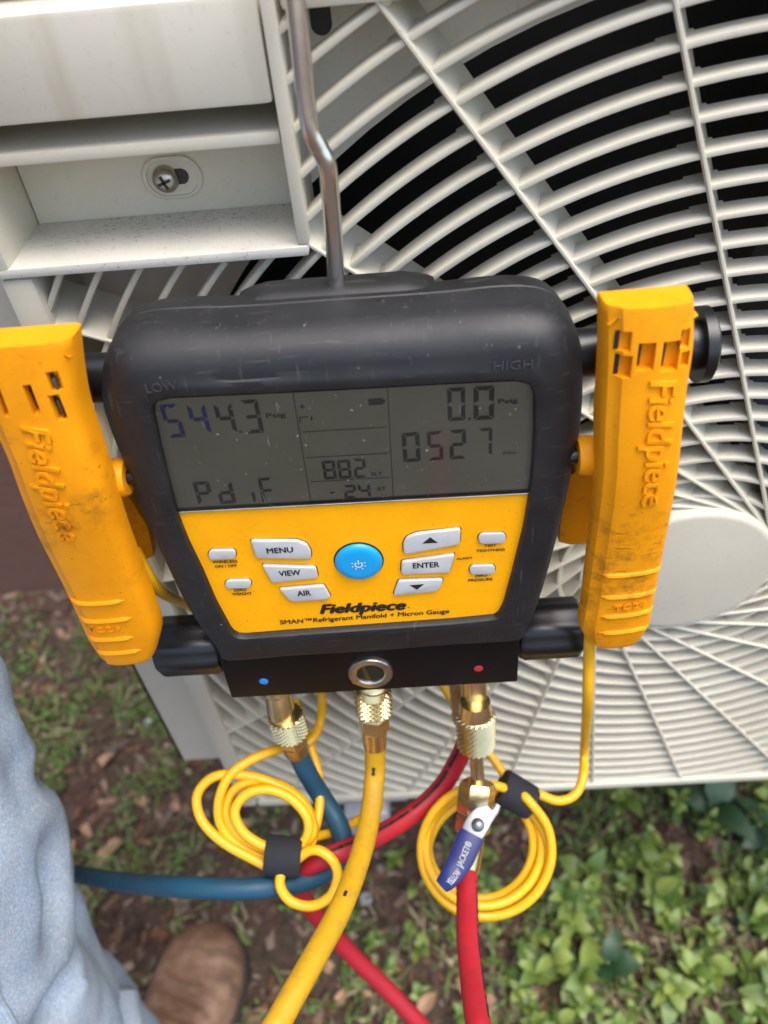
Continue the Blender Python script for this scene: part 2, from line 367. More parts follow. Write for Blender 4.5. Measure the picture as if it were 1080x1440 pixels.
# ================================================================== OUTDOOR UNIT
HX, HZ, HR, RS, RO = .1437, .7576, .0476, .0123, .0545
GX0, GX1, GZ0, GZ1 = -.1475, .4349, .5005, 1.0405     # grille cover
PX1, PZ0 = -.0335, .9600                               # pocket block: x < PX1 and z > PZ0
unit = thing('outdoor_unit', (.22, .16, .47), 'ivory outdoor cooling unit with round slatted fan grille and grip pocket', 'cooling unit')
YP = .042
CX0, CX1, CZ0, CZ1, CY1 = -.2066, .66, .497, 1.047, .33
mb = MB()   # casing: sides, top, bottom, back
mb.box(CX0, CX0 + .002, YP, CY1, CZ0, CZ1).box(CX1 - .002, CX1, YP, CY1, CZ0, CZ1).box(CX0 + .002, CX1 - .002, YP + .002, CY1, CZ0, CZ0 + .003)
part('casing', mb, 'casing', unit, sm=False)
part('top_panel', MB().box(CX0 - .003, CX1 + .003, .012, CY1 + .004, CZ1 + .0005, CZ1 + .012, .004), 'ivory', unit)
# front plate with round opening
NA = 96; RB = .273; rin, rout = [], []
angs = sorted([2 * math.pi * i / NA for i in range(NA)] + [math.atan2(z - HZ, x - HX) % (2 * math.pi) for x in (CX0, CX1) for z in (CZ0, CZ1)])
hx = HX + 0.0
for a in angs:
    ca, sa = math.cos(a), math.sin(a)
    t = min([(CX1 - hx) / ca if ca > 1e-9 else 9, (CX0 - hx) / ca if ca < -1e-9 else 9, (CZ1 - HZ) / sa if sa > 1e-9 else 9, (CZ0 - HZ) / sa if sa < -1e-9 else 9])
    rb = min(RB, t - .004)
    rin.append((hx + ca * rb, YP, HZ + sa * rb)); rout.append((hx + ca * t, YP, HZ + sa * t))
mb = MB(); n = len(angs)
back = [(x, YP + .03, z) for x, y, z in rin]
mb.add(rout + rin + back, [(i, (i + 1) % n, n + (i + 1) % n, n + i) for i in range(n)] + [(n + i, n + (i + 1) % n, 2 * n + (i + 1) % n, 2 * n + i) for i in range(n)])
part('front_plate', mb, 'plate', unit)
# fan well and coil
mb = MB(); ring0 = [(hx + math.cos(a) * .262, YP + .028, HZ + math.sin(a) * .262) for a in angs]
bm_ = [[(hx + math.cos(a) * r_, y_, HZ + math.sin(a) * r_) for a in angs] for r_, y_ in ((.273, YP + .006), (.272, YP + .015), (.266, YP + .03), (.266, YP + .09))]
for q in bm_:
    for i, p in enumerate(q):
        z_ = max(min(p[2], CZ1 - .006), CZ0 + .006); q[i] = (p[0], p[1], z_)
part('fan_shroud', MB().loft(bm_, cap=False), 'dark', unit, recalc=False)
part('coil', MB().box(CX0 + .004, CX1 - .004, .26, .30, CZ0 + .006, CZ1 - .004), 'fin', unit, sm=False)
fan = part('fan', MB().lathe((HX, .055, HZ), (HX, .15, HZ), [(0, .001), (.02, .05), (.1, .062), (1, .062)], 32), 'dark', unit)
for b in range(3):
    mb = MB(); rows = []
    for i in range(9):
        r_ = .06 + .19 * i / 8; row = []
        for j in range(7):
            a = b * 2.094 + .5 + (j / 6 - .5) * (1.25 - .25 * i / 8) + .35 * i / 8
            row.append((HX + math.cos(a) * r_, .085 + (j / 6 - .5) * .06, HZ + math.sin(a) * r_))
        rows.append(row)
    mb.loft(rows, closed=False, cap=False); part('blade', mb, 'dark', fan, recalc=False)

# grille --------------------------------------------------------
def inside(x, z, mg=.0):
    if not (GX0 + .004 < x < GX1 - .004 and GZ0 + .004 < z < GZ1 - .004): return False
    return not (x < PX1 - .001 and z > PZ0 - .0030)
grille = part('fan_grille', MB().lathe((HX, -.0050, HZ), (HX, .016, HZ), [(0, .001), (.001, .0440), (.015, .0458), (.06, .0470), (.14, HR), (1, HR)], 64), 'ivory', unit, label='smooth round hub cap of the fan grille')
SEC = [(-.0014, .0012), (-.0010, .0003), (0, 0), (.0010, .0003), (.0014, .0012), (.0008, .0102), (-.0008, .0102)]
def ring_runs(r):
    n = max(120, int(r * 2 * math.pi / .004)); fl = [inside(HX + r * math.cos(2 * math.pi * i / n), HZ + r * math.sin(2 * math.pi * i / n)) for i in range(n)]
    if all(fl): return [(list(range(n)), n, True)]
    if not any(fl): return []
    st = next(i for i in range(n) if fl[i] and not fl[i - 1]); runs = []; cur = []
    for k_ in range(n):
        i = (st + k_) % n
        if fl[i]: cur.append(st + k_)
        elif cur: runs.append((cur, n, False)); cur = []
    if cur: runs.append((cur, n, False))
    return [q for q in runs if len(q[0]) > 2]
for kx in range(0, 29):
    r = RO + RS * kx
    for run, n, full in ring_runs(r):
        rings = []; mb = MB()
        for i in (run + [run[0]] if full else [run[0] - .7] + run + [run[-1] + .7]):
            a = 2 * math.pi * i / n; rings.append([(HX + (r + dr) * math.cos(a), dy, HZ + (r + dr) * math.sin(a)) for dr, dy in SEC])
        mb.loft(rings, cap=not full); part('grille_ring', mb, 'ivory', grille)
for kx in range(24):
    th = R_(126.0 - 15 * kx); d_ = (math.cos(th), math.sin(th)); p_ = (HR * math.sin(th) * .985, -HR * math.cos(th) * .985)
    t = .002
    while inside(HX + p_[0] + d_[0] * (t + .004), HZ + p_[1] + d_[1] * (t + .004)) and t < .5: t += .002
    a = (HX + p_[0], HZ + p_[1]); b = (a[0] + d_[0] * (t + .004), a[1] + d_[1] * (t + .004)); nx_, nz_ = -d_[1], d_[0]
    sec = [(-.0010, .0002), (-.0004, -.0009), (.0004, -.0009), (.0010, .0002), (-.0058, .0225), (-.0074, .0225)]
    mb = MB().loft([[(q[0] + nx_ * o_, y_, q[1] + nz_ * o_) for o_, y_ in sec] for q in (a, b)])
    # small joint collars where the slats meet the spoke
    for kk in range(1, 28):
        r = RO + RS * kk; s2 = r * r - HR * HR * .97
        tt = math.sqrt(max(s2, 0))
        if .01 < tt < t - .004:
            c = (a[0] + d_[0] * tt, a[1] + d_[1] * tt); rad = Vector((c[0] - HX, 0, c[1] - HZ)).normalized(); tan = Vector((-rad.z, 0, rad.x))
            cc = Vector((c[0], 0, c[1])); e = []
            for ss in (-.0060, .0060):
                # follow the circle
                an = math.atan2(c[1] - HZ, c[0] - HX) + ss / r; q = Vector((HX + r * math.cos(an), 0, HZ + r * math.sin(an))); rd = Vector((math.cos(an), 0, math.sin(an)))
                e.append([q + rd * o_ + Vector((0, y_, 0)) for o_, y_ in ((-.00135, .0040), (.00135, .0040), (.0012, .0112), (-.0012, .0112))])
            mb.loft(e)
    part('grille_spoke', mb, 'ivory', grille)
# frame of the grille cover
mb = MB()
mb.box(GX0 - .004, GX0 + .009, -.003, YP - .001, GZ0, PZ0 - .0025, .003).box(GX1 - .009, GX1 + .004, -.003, YP - .001, GZ0, GZ1, .003)
mb.box(GX0 + .0095, GX1 - .0095, -.002, YP - .001, GZ0 - .003, GZ0 + .005, .002).box(PX1 + .003, GX1 - .0095, -.002, YP - .001, GZ1 - .004, GZ1 + .006, .002)
part('grille_frame', mb, 'ivory', unit)
# grip pocket in the upper corner
PXL = GX0 + .002
mb = MB(); YB = .036
mb.box(PXL - .006, PXL + .0005, -.004, YB, PZ0 - .002, 1.0095, .0015)          # left jamb
mb.box(PX1 - .003, PX1 + .0016, -.0035, YB, PZ0 + .0025, 1.0415, .0012)        # right jamb
mb.box(PXL + .001, PX1 - .0035, YB - .002, YB, PZ0 + .001, 1.0415)             # back
mb.box(PXL + .001, PX1 - .0035, -.0005, YB - .0025, .9976, 1.0018, .001)       # cross bar
part('grip_pocket', mb, 'ivory', unit)
part('pocket_floor', MB().box(PXL - .005, PX1 + .0008, -.0042, YB - .0022, PZ0 - .0018, PZ0 + .0022, .0012), 'ivory_dusty', unit, label='dusty speckled floor of the grip pocket')
part('pocket_cover', MB().box(PXL - .0055, PX1 - .0035, -.003, YB - .003, 1.0112, 1.0425, .002), 'ivory_streak', unit, label='flat cover above the pocket with faint vertical dirt streaks')
# screw in its oval plate
sx, sz = -.0868, .9762
mb = MB(); NO = 40
ov = [((.0035 if math.cos(a) > 0 else -.0035) + .0082 * math.cos(a), .0082 * math.sin(a)) for a in [2 * math.pi * i / NO for i in range(NO)]]
def ovr(s_, y): return [(sx + .001 + x * s_, y, sz + z * s_) for x, z in ov]
pl = part('screw_plate', MB().loft([ovr(1, YB - .0021), ovr(1, YB - .0030), ovr(.94, YB - .0034), ovr(.86, YB - .0034), ovr(.84, YB - .0026)]), 'ivory', unit)
sl_ = [(sx + .0010 + (.0035 if math.cos(a) > 0 else -.0035) + .0030 * math.cos(a), sz + .0002 + .0030 * math.sin(a)) for a in [2 * math.pi * i / 24 for i in range(24)]]
part('slot', MB().loft([[(x, YB - .0030, z) for x, z in sl_], [(x, YB - .0024, z) for x, z in sl_]]), 'fin', pl)
hd = part('screw', MB().lathe((sx - .0015, YB - .0075, sz), (sx - .0015, YB - .0022, sz), [(0, .0006), (.04, .0024), (.2, .0040), (.5, .0050), (.8, .0052), (1, .0050)], 28), 'nickel', unit)
for a in (.35, .35 + math.pi / 2):
    c, s_ = math.cos(a), math.sin(a); q = []
    for y_ in (YB - .0079, YB - .0062): q.append([(sx - .0015 + u * c - v * s_, y_, sz + u * s_ + v * c) for u, v in ((-.0026, -.0005), (.0026, -.0005), (.0026, .0005), (-.0026, .0005))])
    part('cross_recess', MB().loft(q), 'fin', hd, sm=False)
# slot in the plate near the top
vs = aty(449, 8, YP - .0006)
so = [(vs.x + .0038 * math.cos(a), YP - .0006, vs.z + (.010 if math.sin(a) > 0 else -.0055) + .0038 * math.sin(a)) for a in [2 * math.pi * i / 24 for i in range(24)]]
part('plate_slot', MB().add(so, [tuple(range(24))]), 'fin', unit)
# feet under the unit and wall brackets that carry it
for x in (-.05, .50):
    part('foot', MB().box(x - .03, x + .03, .005, .345, .478, .4965, .003), 'bracket', unit)
for x in (-.055, .505):
    br = thing('wall_bracket', (x, .6, .40), 'grey steel wall bracket carrying the unit from below, beside the hoses' if x < 0 else 'grey steel wall bracket under the far end of the unit', 'bracket')
    part('arm', MB().box(x - .018, x + .018, -.005, .592, .440, .4775, .003), 'bracket', br)
    part('upright', MB().box(x - .018, x + .018, .5925, .5995, .16, .4775, .002), 'bracket', br)
    mb = MB().tube([(x, .585, .19), (x, .30, .437)], .010, 8, 1); part('strut', mb, 'bracket', br)
    part('bolt', MB().lathe((x + .012, .012, .43), (x + .012, .012, .498), [(0, .0025), (.5, .0025), (.5, .006), (.65, .006), (.65, .0025), (1, .0025)], 10), 'zinc', br)

# ================================================================== GAUGE
TAU = R_(5.0)
GN = Vector((0, -math.cos(TAU), math.sin(TAU))); GU = Vector((0, math.sin(TAU), math.cos(TAU))); GXV = Vector((1, 0, 0))
GP = aty(505, 788, -.0754)
GROT = Matrix((GXV, GU, GN)).transposed()
def G(px, py, n=0.0):
    r = Vector(ray(px, py)); o = GP + GN * n; c = Vector(CAM)
    t = (o - c).dot(GN) / r.dot(GN); v = c + r * t - GP
    return Vector((v.dot(GXV), v.dot(GU), n))
def L2W(p): return GP + GXV * p[0] + GU * p[1] + GN * p[2]
gauge = thing('manifold_gauge', GP, 'black rubber cased digital manifold gauge with yellow keypad hanging from a steel hook', 'gauge', rot=GROT)
def gp(name, mb, mat, parent=None, **kw): return part(name, mb, mat, parent or gauge, world=False, **kw)
# outline sampled by angle about a centre
GC = Vector((.0, .018))
def sample(poly, N=200):
    poly = [Vector(p[:2]) for p in poly]; out = []; k = len(poly)
    for i in range(N):
        a = 2 * math.pi * i / N; d = Vector((math.cos(a), math.sin(a))); best = 0
        for j in range(k):
            p, q = poly[j] - GC, poly[(j + 1) % k] - GC; e = q - p; den = d.x * e.y - d.y * e.x
            if abs(den) < 1e-12: continue
            t = (p.x * e.y - p.y * e.x) / den; s_ = (p.x * d.y - p.y * d.x) / den
            if t > 0 and -1e-9 <= s_ <= 1 + 1e-9: best = max(best, t)
        out.append(GC + d * best)
    return out
def closed_smooth(pts, sub=6):
    P = [Vector(p) for p in pts]; n = len(P); out = []
    for i in range(n):
        p0, p1, p2, p3 = P[i - 1], P[i], P[(i + 1) % n], P[(i + 2) % n]
        for k_ in range(sub):
            t = k_ / sub; out.append(0.5 * ((2 * p1) + (p2 - p0) * t + (2 * p0 - 5 * p1 + 4 * p2 - p3) * t * t + (3 * p1 - p0 - 3 * p2 + p3) * t ** 3))
    return out
def inset(pts, d):
    """move an angle-sampled outline towards its centre by d (never folds over)"""
    n = len(pts); out = []
    for i in range(n):
        t = (pts[(i + 1) % n] - pts[i - 1]).normalized(); nn = Vector((t.y, -t.x)); dr = (pts[i] - GC).normalized()
        dd = d(dr) if callable(d) else d
        out.append(pts[i] - dr * (dd / max(abs(nn.dot(dr)), .72)))
    return out
def fillet(dr):      # broad shoulder at the top, tighter at the foot
    return .0062 + .0062 * max(0, dr.y) + .0022 * abs(dr.x)
MPX = [(303, 889), (262, 830), (219, 740), (184, 655), (160, 598), (146, 552), (147, 508), (159, 479), (197, 463), (260, 458), (330, 456), (475, 446), (620, 436), (712, 427), (770, 430), (802, 450), (816, 482), (818, 532), (815, 585), (803, 650), (785, 730), (763, 810), (743, 862), (724, 879), (620, 886), (520, 893), (420, 900), (322, 907)]
Mo = closed_smooth([G(x, y, -.014).to_2d() for x, y in MPX])
Ms = sample(Mo)
# keep counter-clockwise (angles rise) -> inward normal is left of travel
WPX = [(326, 892), (303, 850), (285, 808), (264, 765), (247, 722), (236, 680), (225, 635), (216, 592), (214, 574), (222, 564), (240, 560), (330, 556), (475, 549), (620, 541), (725, 536), (744, 540), (752, 556), (752, 610), (749, 660), (745, 697), (737, 745), (722, 805), (709, 853), (700, 870), (640, 876), (515, 885), (400, 893), (338, 898)]
Ws = sample([G(x, y, 0).to_2d() for x, y in WPX])
rings = []
def rg(pts, n): rings.append([(p.x, p.y, n) for p in pts])
rg(Ws, -.0045); rg(Ws, -.0006); rg(inset(Ws, -.0006), .0002); rg(inset(Ws, -.0030), .0006); rg(inset(Ws, -.0050), .0002)
fil = .0135
for i in range(0, 9):
    a = math.pi / 2 * i / 8; rg(inset(Ms, lambda dr: fillet(dr) * (1 - math.sin(a))), -.0005 - fil * (1 - math.cos(a)))
rg(Ms, -.0265); rg(inset(Ms, .0007), -.0270); rg(inset(Ms, .0007), -.0276); rg(inset(Ms, .0002), -.0282)
rg(inset(Ms, .0012), -.038); rg(inset(Ms, .004), -.0445); rg(inset(Ms, .009), -.0485); rg(inset(Ms, .020), -.0495)
mb = MB().loft(rings, cap=False); n_ = len(Ws); mb.f.append(tuple(range((len(rings) - 1) * n_, len(rings) * n_)))
boot = gp('rubber_case', mb, 'rubber')
# raised block at the top where the hook leaves
q = [G(x, y, -.030) for x, y in ((318, 452), (630, 430))]
tb = q[0].y
mb = MB(); xs0, xs1 = q[0].x, q[1].x; top = max(p.y for p in Ms)
def mrow(n, hgt, ins): return [(xs0 + ins + (xs1 - xs0 - 2 * ins) * q, top - .0035 + hgt * min(1, 2.2 * math.sin(math.pi * q)) ** .7 , n) for q in [i / 20 for i in range(21)]] + [(xs1, top - .02, n), (xs0, top - .02, n)]
mb.loft([mrow(-.0310, .0012, .004), mrow(-.0325, .0024, .004), mrow(-.0350, .0031, .004), mrow(-.0440, .0030, .004), mrow(-.0465, .0020, .006)])
gp('hook_mount', mb, 'rubber')
# hook
RB0 = G(473, 402, -.0375)
hb = L2W(RB0)
pts = [L2W((RB0.x, RB0.y - .012, -.0375)), hb, aty(470, 340, hb.y + .001), aty(464, 268, hb.y + .001), aty(460, 232, hb.y + .0012), aty(449, 208, hb.y + .0016), aty(437, 182, hb.y + .002), aty(430, 140, hb.y + .003), aty(422, 60, hb.y + .0045), aty(415, 0, hb.y + .0055)]
tp = pts[-1]; ztop = CZ1 + .0125
pts += [Vector((tp.x - .0006, tp.y + .001, ztop - .006)), Vector((tp.x - .001, tp.y + .006, ztop + .0028)), Vector((tp.x - .001, tp.y + .018, ztop + .0036)), Vector((tp.x - .001, tp.y + .06, ztop + .0031)), Vector((tp.x - .001, tp.y + .10, ztop + .0031))]
part('hook', MB().tube(pts, .0030, 14, 8), 'steel', gauge)
# LCD, pane, keypad
def poly(pxs, n): return [G(x, y, n) for x, y in pxs]
lt = [p for p in WPX[4:20]]
LP = [(250, 728)] + [(x + (0), y) for x, y in WPX[5:19]] + [(745, 700)]
def flat(pxs, n, grow=0):
    pts = poly(pxs, n); mb = MB(); mb.add(pts, [tuple(range(len(pts)))]); return mb
scr = gp('screen', flat([(243, 722)] + WPX[5:19] + [(747, 694)], -.0040), 'lcd', sm=False)
KP = [(246, 722), (497, 709), (746, 695)] + WPX[20:] + WPX[0:4]
gp('keypad', flat(KP, -.0030), 'keypad', sm=False)
gp('screen_pane', flat([(246, 722), ] + WPX[5:19] + [(745.5, 694)], -.0018), 'pane', sm=False)
# clear strip along the foot of the window
a, b = G(246, 720.5, -.0028), G(746, 693.5, -.0028)
gp('window_strip', MB().tube([Vector((a.x, a.y, -.0029)), Vector((b.x, b.y, -.0029))], .0005, 8, 1), 'nickel')
a, b = G(245, 717.5, -.0036), G(746, 690, -.0036)
mb = MB().add([(a.x, a.y + .0007, -.0036), (b.x, b.y + .0007, -.0036), (b.x, b.y - .0012, -.0036), (a.x, a.y - .0012, -.0036)], [(0, 1, 2, 3)])
gp('screen_border', mb, M['blackp'], scr, sm=False)
# lettering helpers in crop pixels
def c7(x, y): return (240 + x / 3.6, 700 + y / 3.6)
def c8(x, y): return (480 + x / 3.6, 700 + y / 3.6)
def c5(x, y): return (180 + x / 3.6, 500 + y / 3.6)
def c6(x, y): return (500 + x / 3.6, 500 + y / 3.6)
def gtext(body, p0, p1, hpx, n, mat, parent, bold=.015, shear=0, ext=0, name='lettering'):
    """hpx: cap height in photo pixels, measured up from p0"""
    a = G(p0[0], p0[1], n); b = G(p1[0], p1[1], n); hh = (G(p0[0], p0[1] - hpx, n) - a).length
    me = text_mesh(body, bold, shear, ext); text_fit(me, a, b, hh, n=n)
    return part(name, me, mat, parent, world=False)
KN = -.0030
def key(pxs, cf, name='key', mat='key', hgt=.0016):
    pts = [G(*cf(x, y), KN).to_2d() for x, y in pxs]
    # soften corners
    n = len(pts); out = []
    for i in range(n):
        p0, p1, p2 = pts[i - 1], pts[i], pts[(i + 1) % n]; r = min(.0011, (p0 - p1).length * .35, (p2 - p1).length * .35)
        a = p1 + (p0 - p1).normalized() * r; b = p1 + (p2 - p1).normalized() * r
        out += [a, (a + b + p1 * 2) / 4, b]
    c = sum(out, Vector((0, 0))) / len(out); rim = [c + (p - c) * 1.0 + (p - c).normalized() * .00035 for p in out]
    o = gp(name, MB().prism(out, KN - .0005, KN + hgt, .0006), mat)
    mr = MB().add([(p.x, p.y, KN + .0002) for p in rim], [tuple(range(len(rim)))])
    part('key_gap', mr, 'ink', o, world=False, sm=False)
    return o
KT = KN + .0016 + .00012
o = key([(405, 205), (640, 205), (690, 225), (712, 262), (712, 300), (435, 295)], c7); gtext('MENU', c7(488, 282), c7(622, 275), 7.2, KT, 'ink', o, .03)
o = key([(463, 330), (735, 340), (748, 395), (515, 420)], c7); gtext('VIEW', c7(550, 397), c7(660, 390), 7.2, KT, 'ink', o, .03)
o = key([(550, 450), (775, 432), (810, 490), (795, 503), (630, 515), (600, 508)], c7); gtext('AIR', c7(643, 498), c7(712, 493), 7.2, KT, 'ink', o, .03)
o = key([(312, 225), (330, 190), (380, 170), (603, 145), (600, 225), (330, 275), (315, 268)], c8)
part('arrow_mark', MB().add([G(*c8(x, y), KT) for x, y in ((410, 232), (490, 228), (450, 200))], [(0, 1, 2)]), 'ink', o, world=False, sm=False)
o = key([(305, 312), (575, 275), (548, 368), (312, 378), (302, 365)], c8); gtext('ENTER', c8(362, 357), c8(497, 350), 7.2, KT, 'ink', o, .03)
o = key([(290, 408), (513, 400), (510, 430), (480, 462), (265, 485), (267, 470)], c8)
part('arrow_mark', MB().add([G(*c8(x, y), KT) for x, y in ((345, 443), (420, 437), (383, 465))], [(0, 1, 2)]), 'ink', o, world=False, sm=False)
for cf, cx, cy, hw, hh in ((c7, 262, 280, 70, 25), (c7, 343, 430, 66, 22), (c8, 762, 198, 70, 27), (c8, 713, 357, 65, 24)):
    pts = []
    for i in range(20):
        a = 2 * math.pi * i / 20; pts.append((cx + (hw - hh) * (1 if math.cos(a) > 0 else -1) + hh * math.cos(a), cy - (hw - hh) * (1 if math.cos(a) > 0 else -1) * .04 + hh * math.sin(a)))
    ps = [G(*cf(x, y), KN).to_2d() for x, y in pts]; o = gp('small_key', MB().prism(ps, KN - .0005, KN + .0012, .0005), 'key')
    c = sum(ps, Vector((0, 0))) / 20; part('key_gap', MB().add([(*(c + (p - c) * 1.06), KN + .0002) for p in ps], [tuple(range(20))]), 'ink', o, world=False, sm=False)
pc = G(504.5, 788, KN); prof = [(0, .0089), (.5, .0094), (.8, .0090), (1.0, .0082), (1.03, .006), (1.04, .0005)]
pwr = gp('power_key', MB().lathe((pc.x, pc.y, KN - .0005), (pc.x, pc.y, KN + .0022), prof, 40), 'keyblue')
part('key_gap', MB().add([(pc.x + .0099 * math.cos(2 * math.pi * i / 40), pc.y + .0099 * math.sin(2 * math.pi * i / 40), KN + .0002) for i in range(40)], [tuple(range(40))]), 'ink', pwr, world=False, sm=False)
# power mark: broken ring, bar and rays
mb = MB(); zz = KN + .0025
def arc(cx, cy, r, w_, a0, a1, n=16):
    vs = []; 
    for i in range(n + 1):
        a = a0 + (a1 - a0) * i / n; vs += [(cx + (r - w_) * math.cos(a), cy + (r - w_) * math.sin(a), zz), (cx + (r + w_) * math.cos(a), cy + (r + w_) * math.sin(a), zz)]
    mb.add(vs, [(2 * i, 2 * i + 1, 2 * i + 3, 2 * i + 2) for i in range(n)])
def barq(x0, y0, x1, y1, w_):
    d = Vector((x1 - x0, y1 - y0)).normalized(); nn = Vector((-d.y, d.x)) * w_
    mb.add([(x0 + nn.x, y0 + nn.y, zz), (x0 - nn.x, y0 - nn.y, zz), (x1 - nn.x, y1 - nn.y, zz), (x1 + nn.x, y1 + nn.y, zz)], [(0, 1, 2, 3)])
arc(pc.x, pc.y, .0014, .00025, R_(125), R_(415)); barq(pc.x, pc.y + .0002, pc.x, pc.y + .0024, .00025)
for a in (20, -20, -60, -120, 200, 160): barq(pc.x + .0021 * math.cos(R_(a)), pc.y + .0021 * math.sin(R_(a)), pc.x + .0030 * math.cos(R_(a)), pc.y + .0030 * math.sin(R_(a)), .0002)
part('power_mark', mb, 'inkw', pwr, world=False, sm=False)
kb = KN + .0003
kpad = [o for o in gauge.children if o.name.startswith('keypad')][0]
for t, cf, a, b, hp in (('WIRELESS', c7, (212, 333), (340, 328), 4.2), ('ON / OFF', c7, (226, 355), (337, 350), 4.2), ('ZERO', c7, (320, 475), (385, 471), 4.2), ('WEIGHT', c7, (313, 495), (412, 490), 4.2),
                        ('TEST', c8, (723, 250), (785, 247), 4.0), ('TIGHTNESS', c8, (683, 275), (828, 268), 4.0), ('ALARM', c8, (583, 315), (660, 309), 3.4), ('ZERO', c8, (676, 402), (740, 398), 4.0), ('PRESSURE', c8, (643, 425), (767, 417), 4.0)):
    gtext(t, cf(*a), cf(*b), hp * .86, kb, 'ink', kpad, .022)
gtext('Fieldpiece', (449.7, 863), (572, 856.5), 12.5, kb, 'ink', kpad, .055, .28, name='brand_lettering')
gtext('.', (573.5, 855), (575.5, 855), 8, kb, 'ink', kpad)
gtext('SMAN\u2122Refrigerant Manifold + Micron Gauge', (394, 878), (632, 862), 5.6, kb, 'ink', kpad, .022, .08)
gtext('LOW', (207, 553), (251, 548), 12, .0007, 'emboss', boot, .0, 0, .05, 'embossed_lettering')
gtext('HIGH', (694, 521), (749, 518), 12, .0007, 'emboss', boot, .0, 0, .05, 'embossed_lettering')
# LCD characters
SEGS = {'0': 'abcdef', '1': 'bc', '2': 'abged', '3': 'abgcd', '4': 'fgbc', '5': 'afgcd', '7': 'abc', '8': 'abcdefg', 'P': 'abefg', 'd': 'bcdeg', 'F': 'aefg', 'i': 'e', '-': 'g'}
LZ = -.0040 + .0003
def seg(ch, x0, x1, y0, y1, th):
    """seven segment character in a local box"""
    w_ = x1 - x0; h_ = y1 - y0; mid = (y0 + y1) / 2; g = th * .16; mb = MB()
    P = {'a': ((x0, y1), (x1, y1), 'h', -1), 'd': ((x0, y0), (x1, y0), 'h', 1), 'g': ((x0, mid), (x1, mid), 'm', 0),
         'f': ((x0, mid), (x0, y1), 'v', 1), 'b': ((x1, mid), (x1, y1), 'v', -1), 'e': ((x0, y0), (x0, mid), 'v', 1), 'c': ((x1, y0), (x1, mid), 'v', -1)}
    for s_ in SEGS[ch]:
        (ax, ay), (bx, by), k_, sg = P[s_]
        if k_ == 'h': q = [(ax + g, ay), (bx - g, by), (bx - th - g, by + sg * th), (ax + th + g, ay + sg * th)]
        elif k_ == 'm': q = [(ax + g + th * .4, ay), (ax + th, ay + th / 2), (bx - th, by + th / 2), (bx - g - th * .4, by), (bx - th, by - th / 2), (ax + th, ay - th / 2)]
        else: q = [(ax, ay + g), (bx, by - g), (bx + sg * th, by - (th if by > mid + 1e-9 else th / 2) - g), (bx + sg * th, ay + (th if ay < mid - 1e-9 else th / 2) + g)]
        mb.add([(x, y, LZ) for x, y in q], [tuple(range(len(q)))])
    return mb
def digits(chars, cf, name, mats=None):
    for i, (ch, xl, xr, yb, yt) in enumerate(chars):
        p0 = G(*cf(xl, yb), LZ); p1 = G(*cf(xr, yb), LZ); pt = G(*cf((xl + xr) / 2, yt), LZ)
        if ch == '.':
            r = (p1.x - p0.x); mb = MB().add([(p0.x, p0.y, LZ), (p0.x + r, p0.y, LZ), (p0.x + r, p0.y + r, LZ), (p0.x, p0.y + r, LZ)], [(0, 1, 2, 3)])
        else: mb = seg(ch, p0.x, p1.x, (p0.y + p1.y) / 2, pt.y, (p1.x - p0.x) * .24 if ch not in '1i' else .0011)
        part(name, mb, mats[i] if mats else 'lcdink', scr, world=False, sm=False)
digits([('5', 207, 293, 415, 245), ('4', 335, 425, 397, 245), ('4', 467, 556, 393, 240), ('.', 565, 578, 392, 380), ('3', 603, 690, 393, 222)], c5, 'low_pressure_digit', ['lcdblue', 'lcdblue', 'lcdink', 'lcdink', 'lcdink'])
digits([('P', 358, 440, 755, 637), ('d', 468, 550, 750, 637), ('i', 636, 690, 744, 630), ('F', 683, 752, 745, 618)], c5, 'status_letter')
digits([('0', 468, 556, 330, 163), ('.', 570, 583, 326, 314), ('0', 598, 700, 325, 155)], c6, 'high_pressure_digit')
digits([('0', 243, 330, 538, 390), ('5', 368, 445, 530, 384), ('2', 478, 560, 524, 376), ('7', 622, 690, 508, 368)], c6, 'timer_digit')
ident = lambda x, y: (x, y)
digits([('8', 456, 474, 674, 648), ('8', 477, 495, 673, 647), ('.', 496, 498, 672, 670), ('2', 499, 516, 672, 645), ('-', 464, 474, 704, 682), ('2', 485, 502, 701, 682), ('4', 505, 522, 700, 680)], ident, 'temperature_digit')
for t, a, b, hp in (('Psig', c5(700, 316), c5(800, 310), 6), ('Psig', c6(722, 243), c6(822, 238), 6), ('Min', c6(748, 502), c6(812, 497), 4), ('SLT', (522, 669), (538, 668), 4.5), ('\u0394T', (530, 690), (543, 689), 4.5)):
    gtext(t, a, b, hp, LZ, 'lcdink', scr, .02)
mb = MB(); zz = LZ
for (a, b) in (((835, 190), (930, 770)),): 
    p, q = G(*c5(*a), LZ), G(*c5(*b), LZ); barq(p.x, p.y, q.x, q.y, .00012)
p, q = G(*c6(162, 170), LZ), G(*c6(192, 735), LZ); barq(p.x, p.y, q.x, q.y, .00012)
for a, b in (((880, 388), (158, 363)), ((900, 518), (165, 495)), ((925, 640), (175, 617))):
    p, q = G(*c5(*a), LZ), G(*c6(*b), LZ); barq(p.x, p.y, q.x, q.y, .00013)
part('screen_rules', mb, 'lcdink', scr, world=False, sm=False)
mb = MB()
p = G(530, 565, LZ); barq(p.x - .0028, p.y, p.x + .0020, p.y, .0013); barq(p.x + .0020, p.y, p.x + .0028, p.y, .0006)
part('battery_mark', mb, 'lcdink', scr, world=False, sm=False)
mb = MB()
p = G(425, 572, LZ); barq(p.x - .0008, p.y, p.x + .0008, p.y, .0002); barq(p.x, p.y - .001, p.x, p.y + .001, .0002)
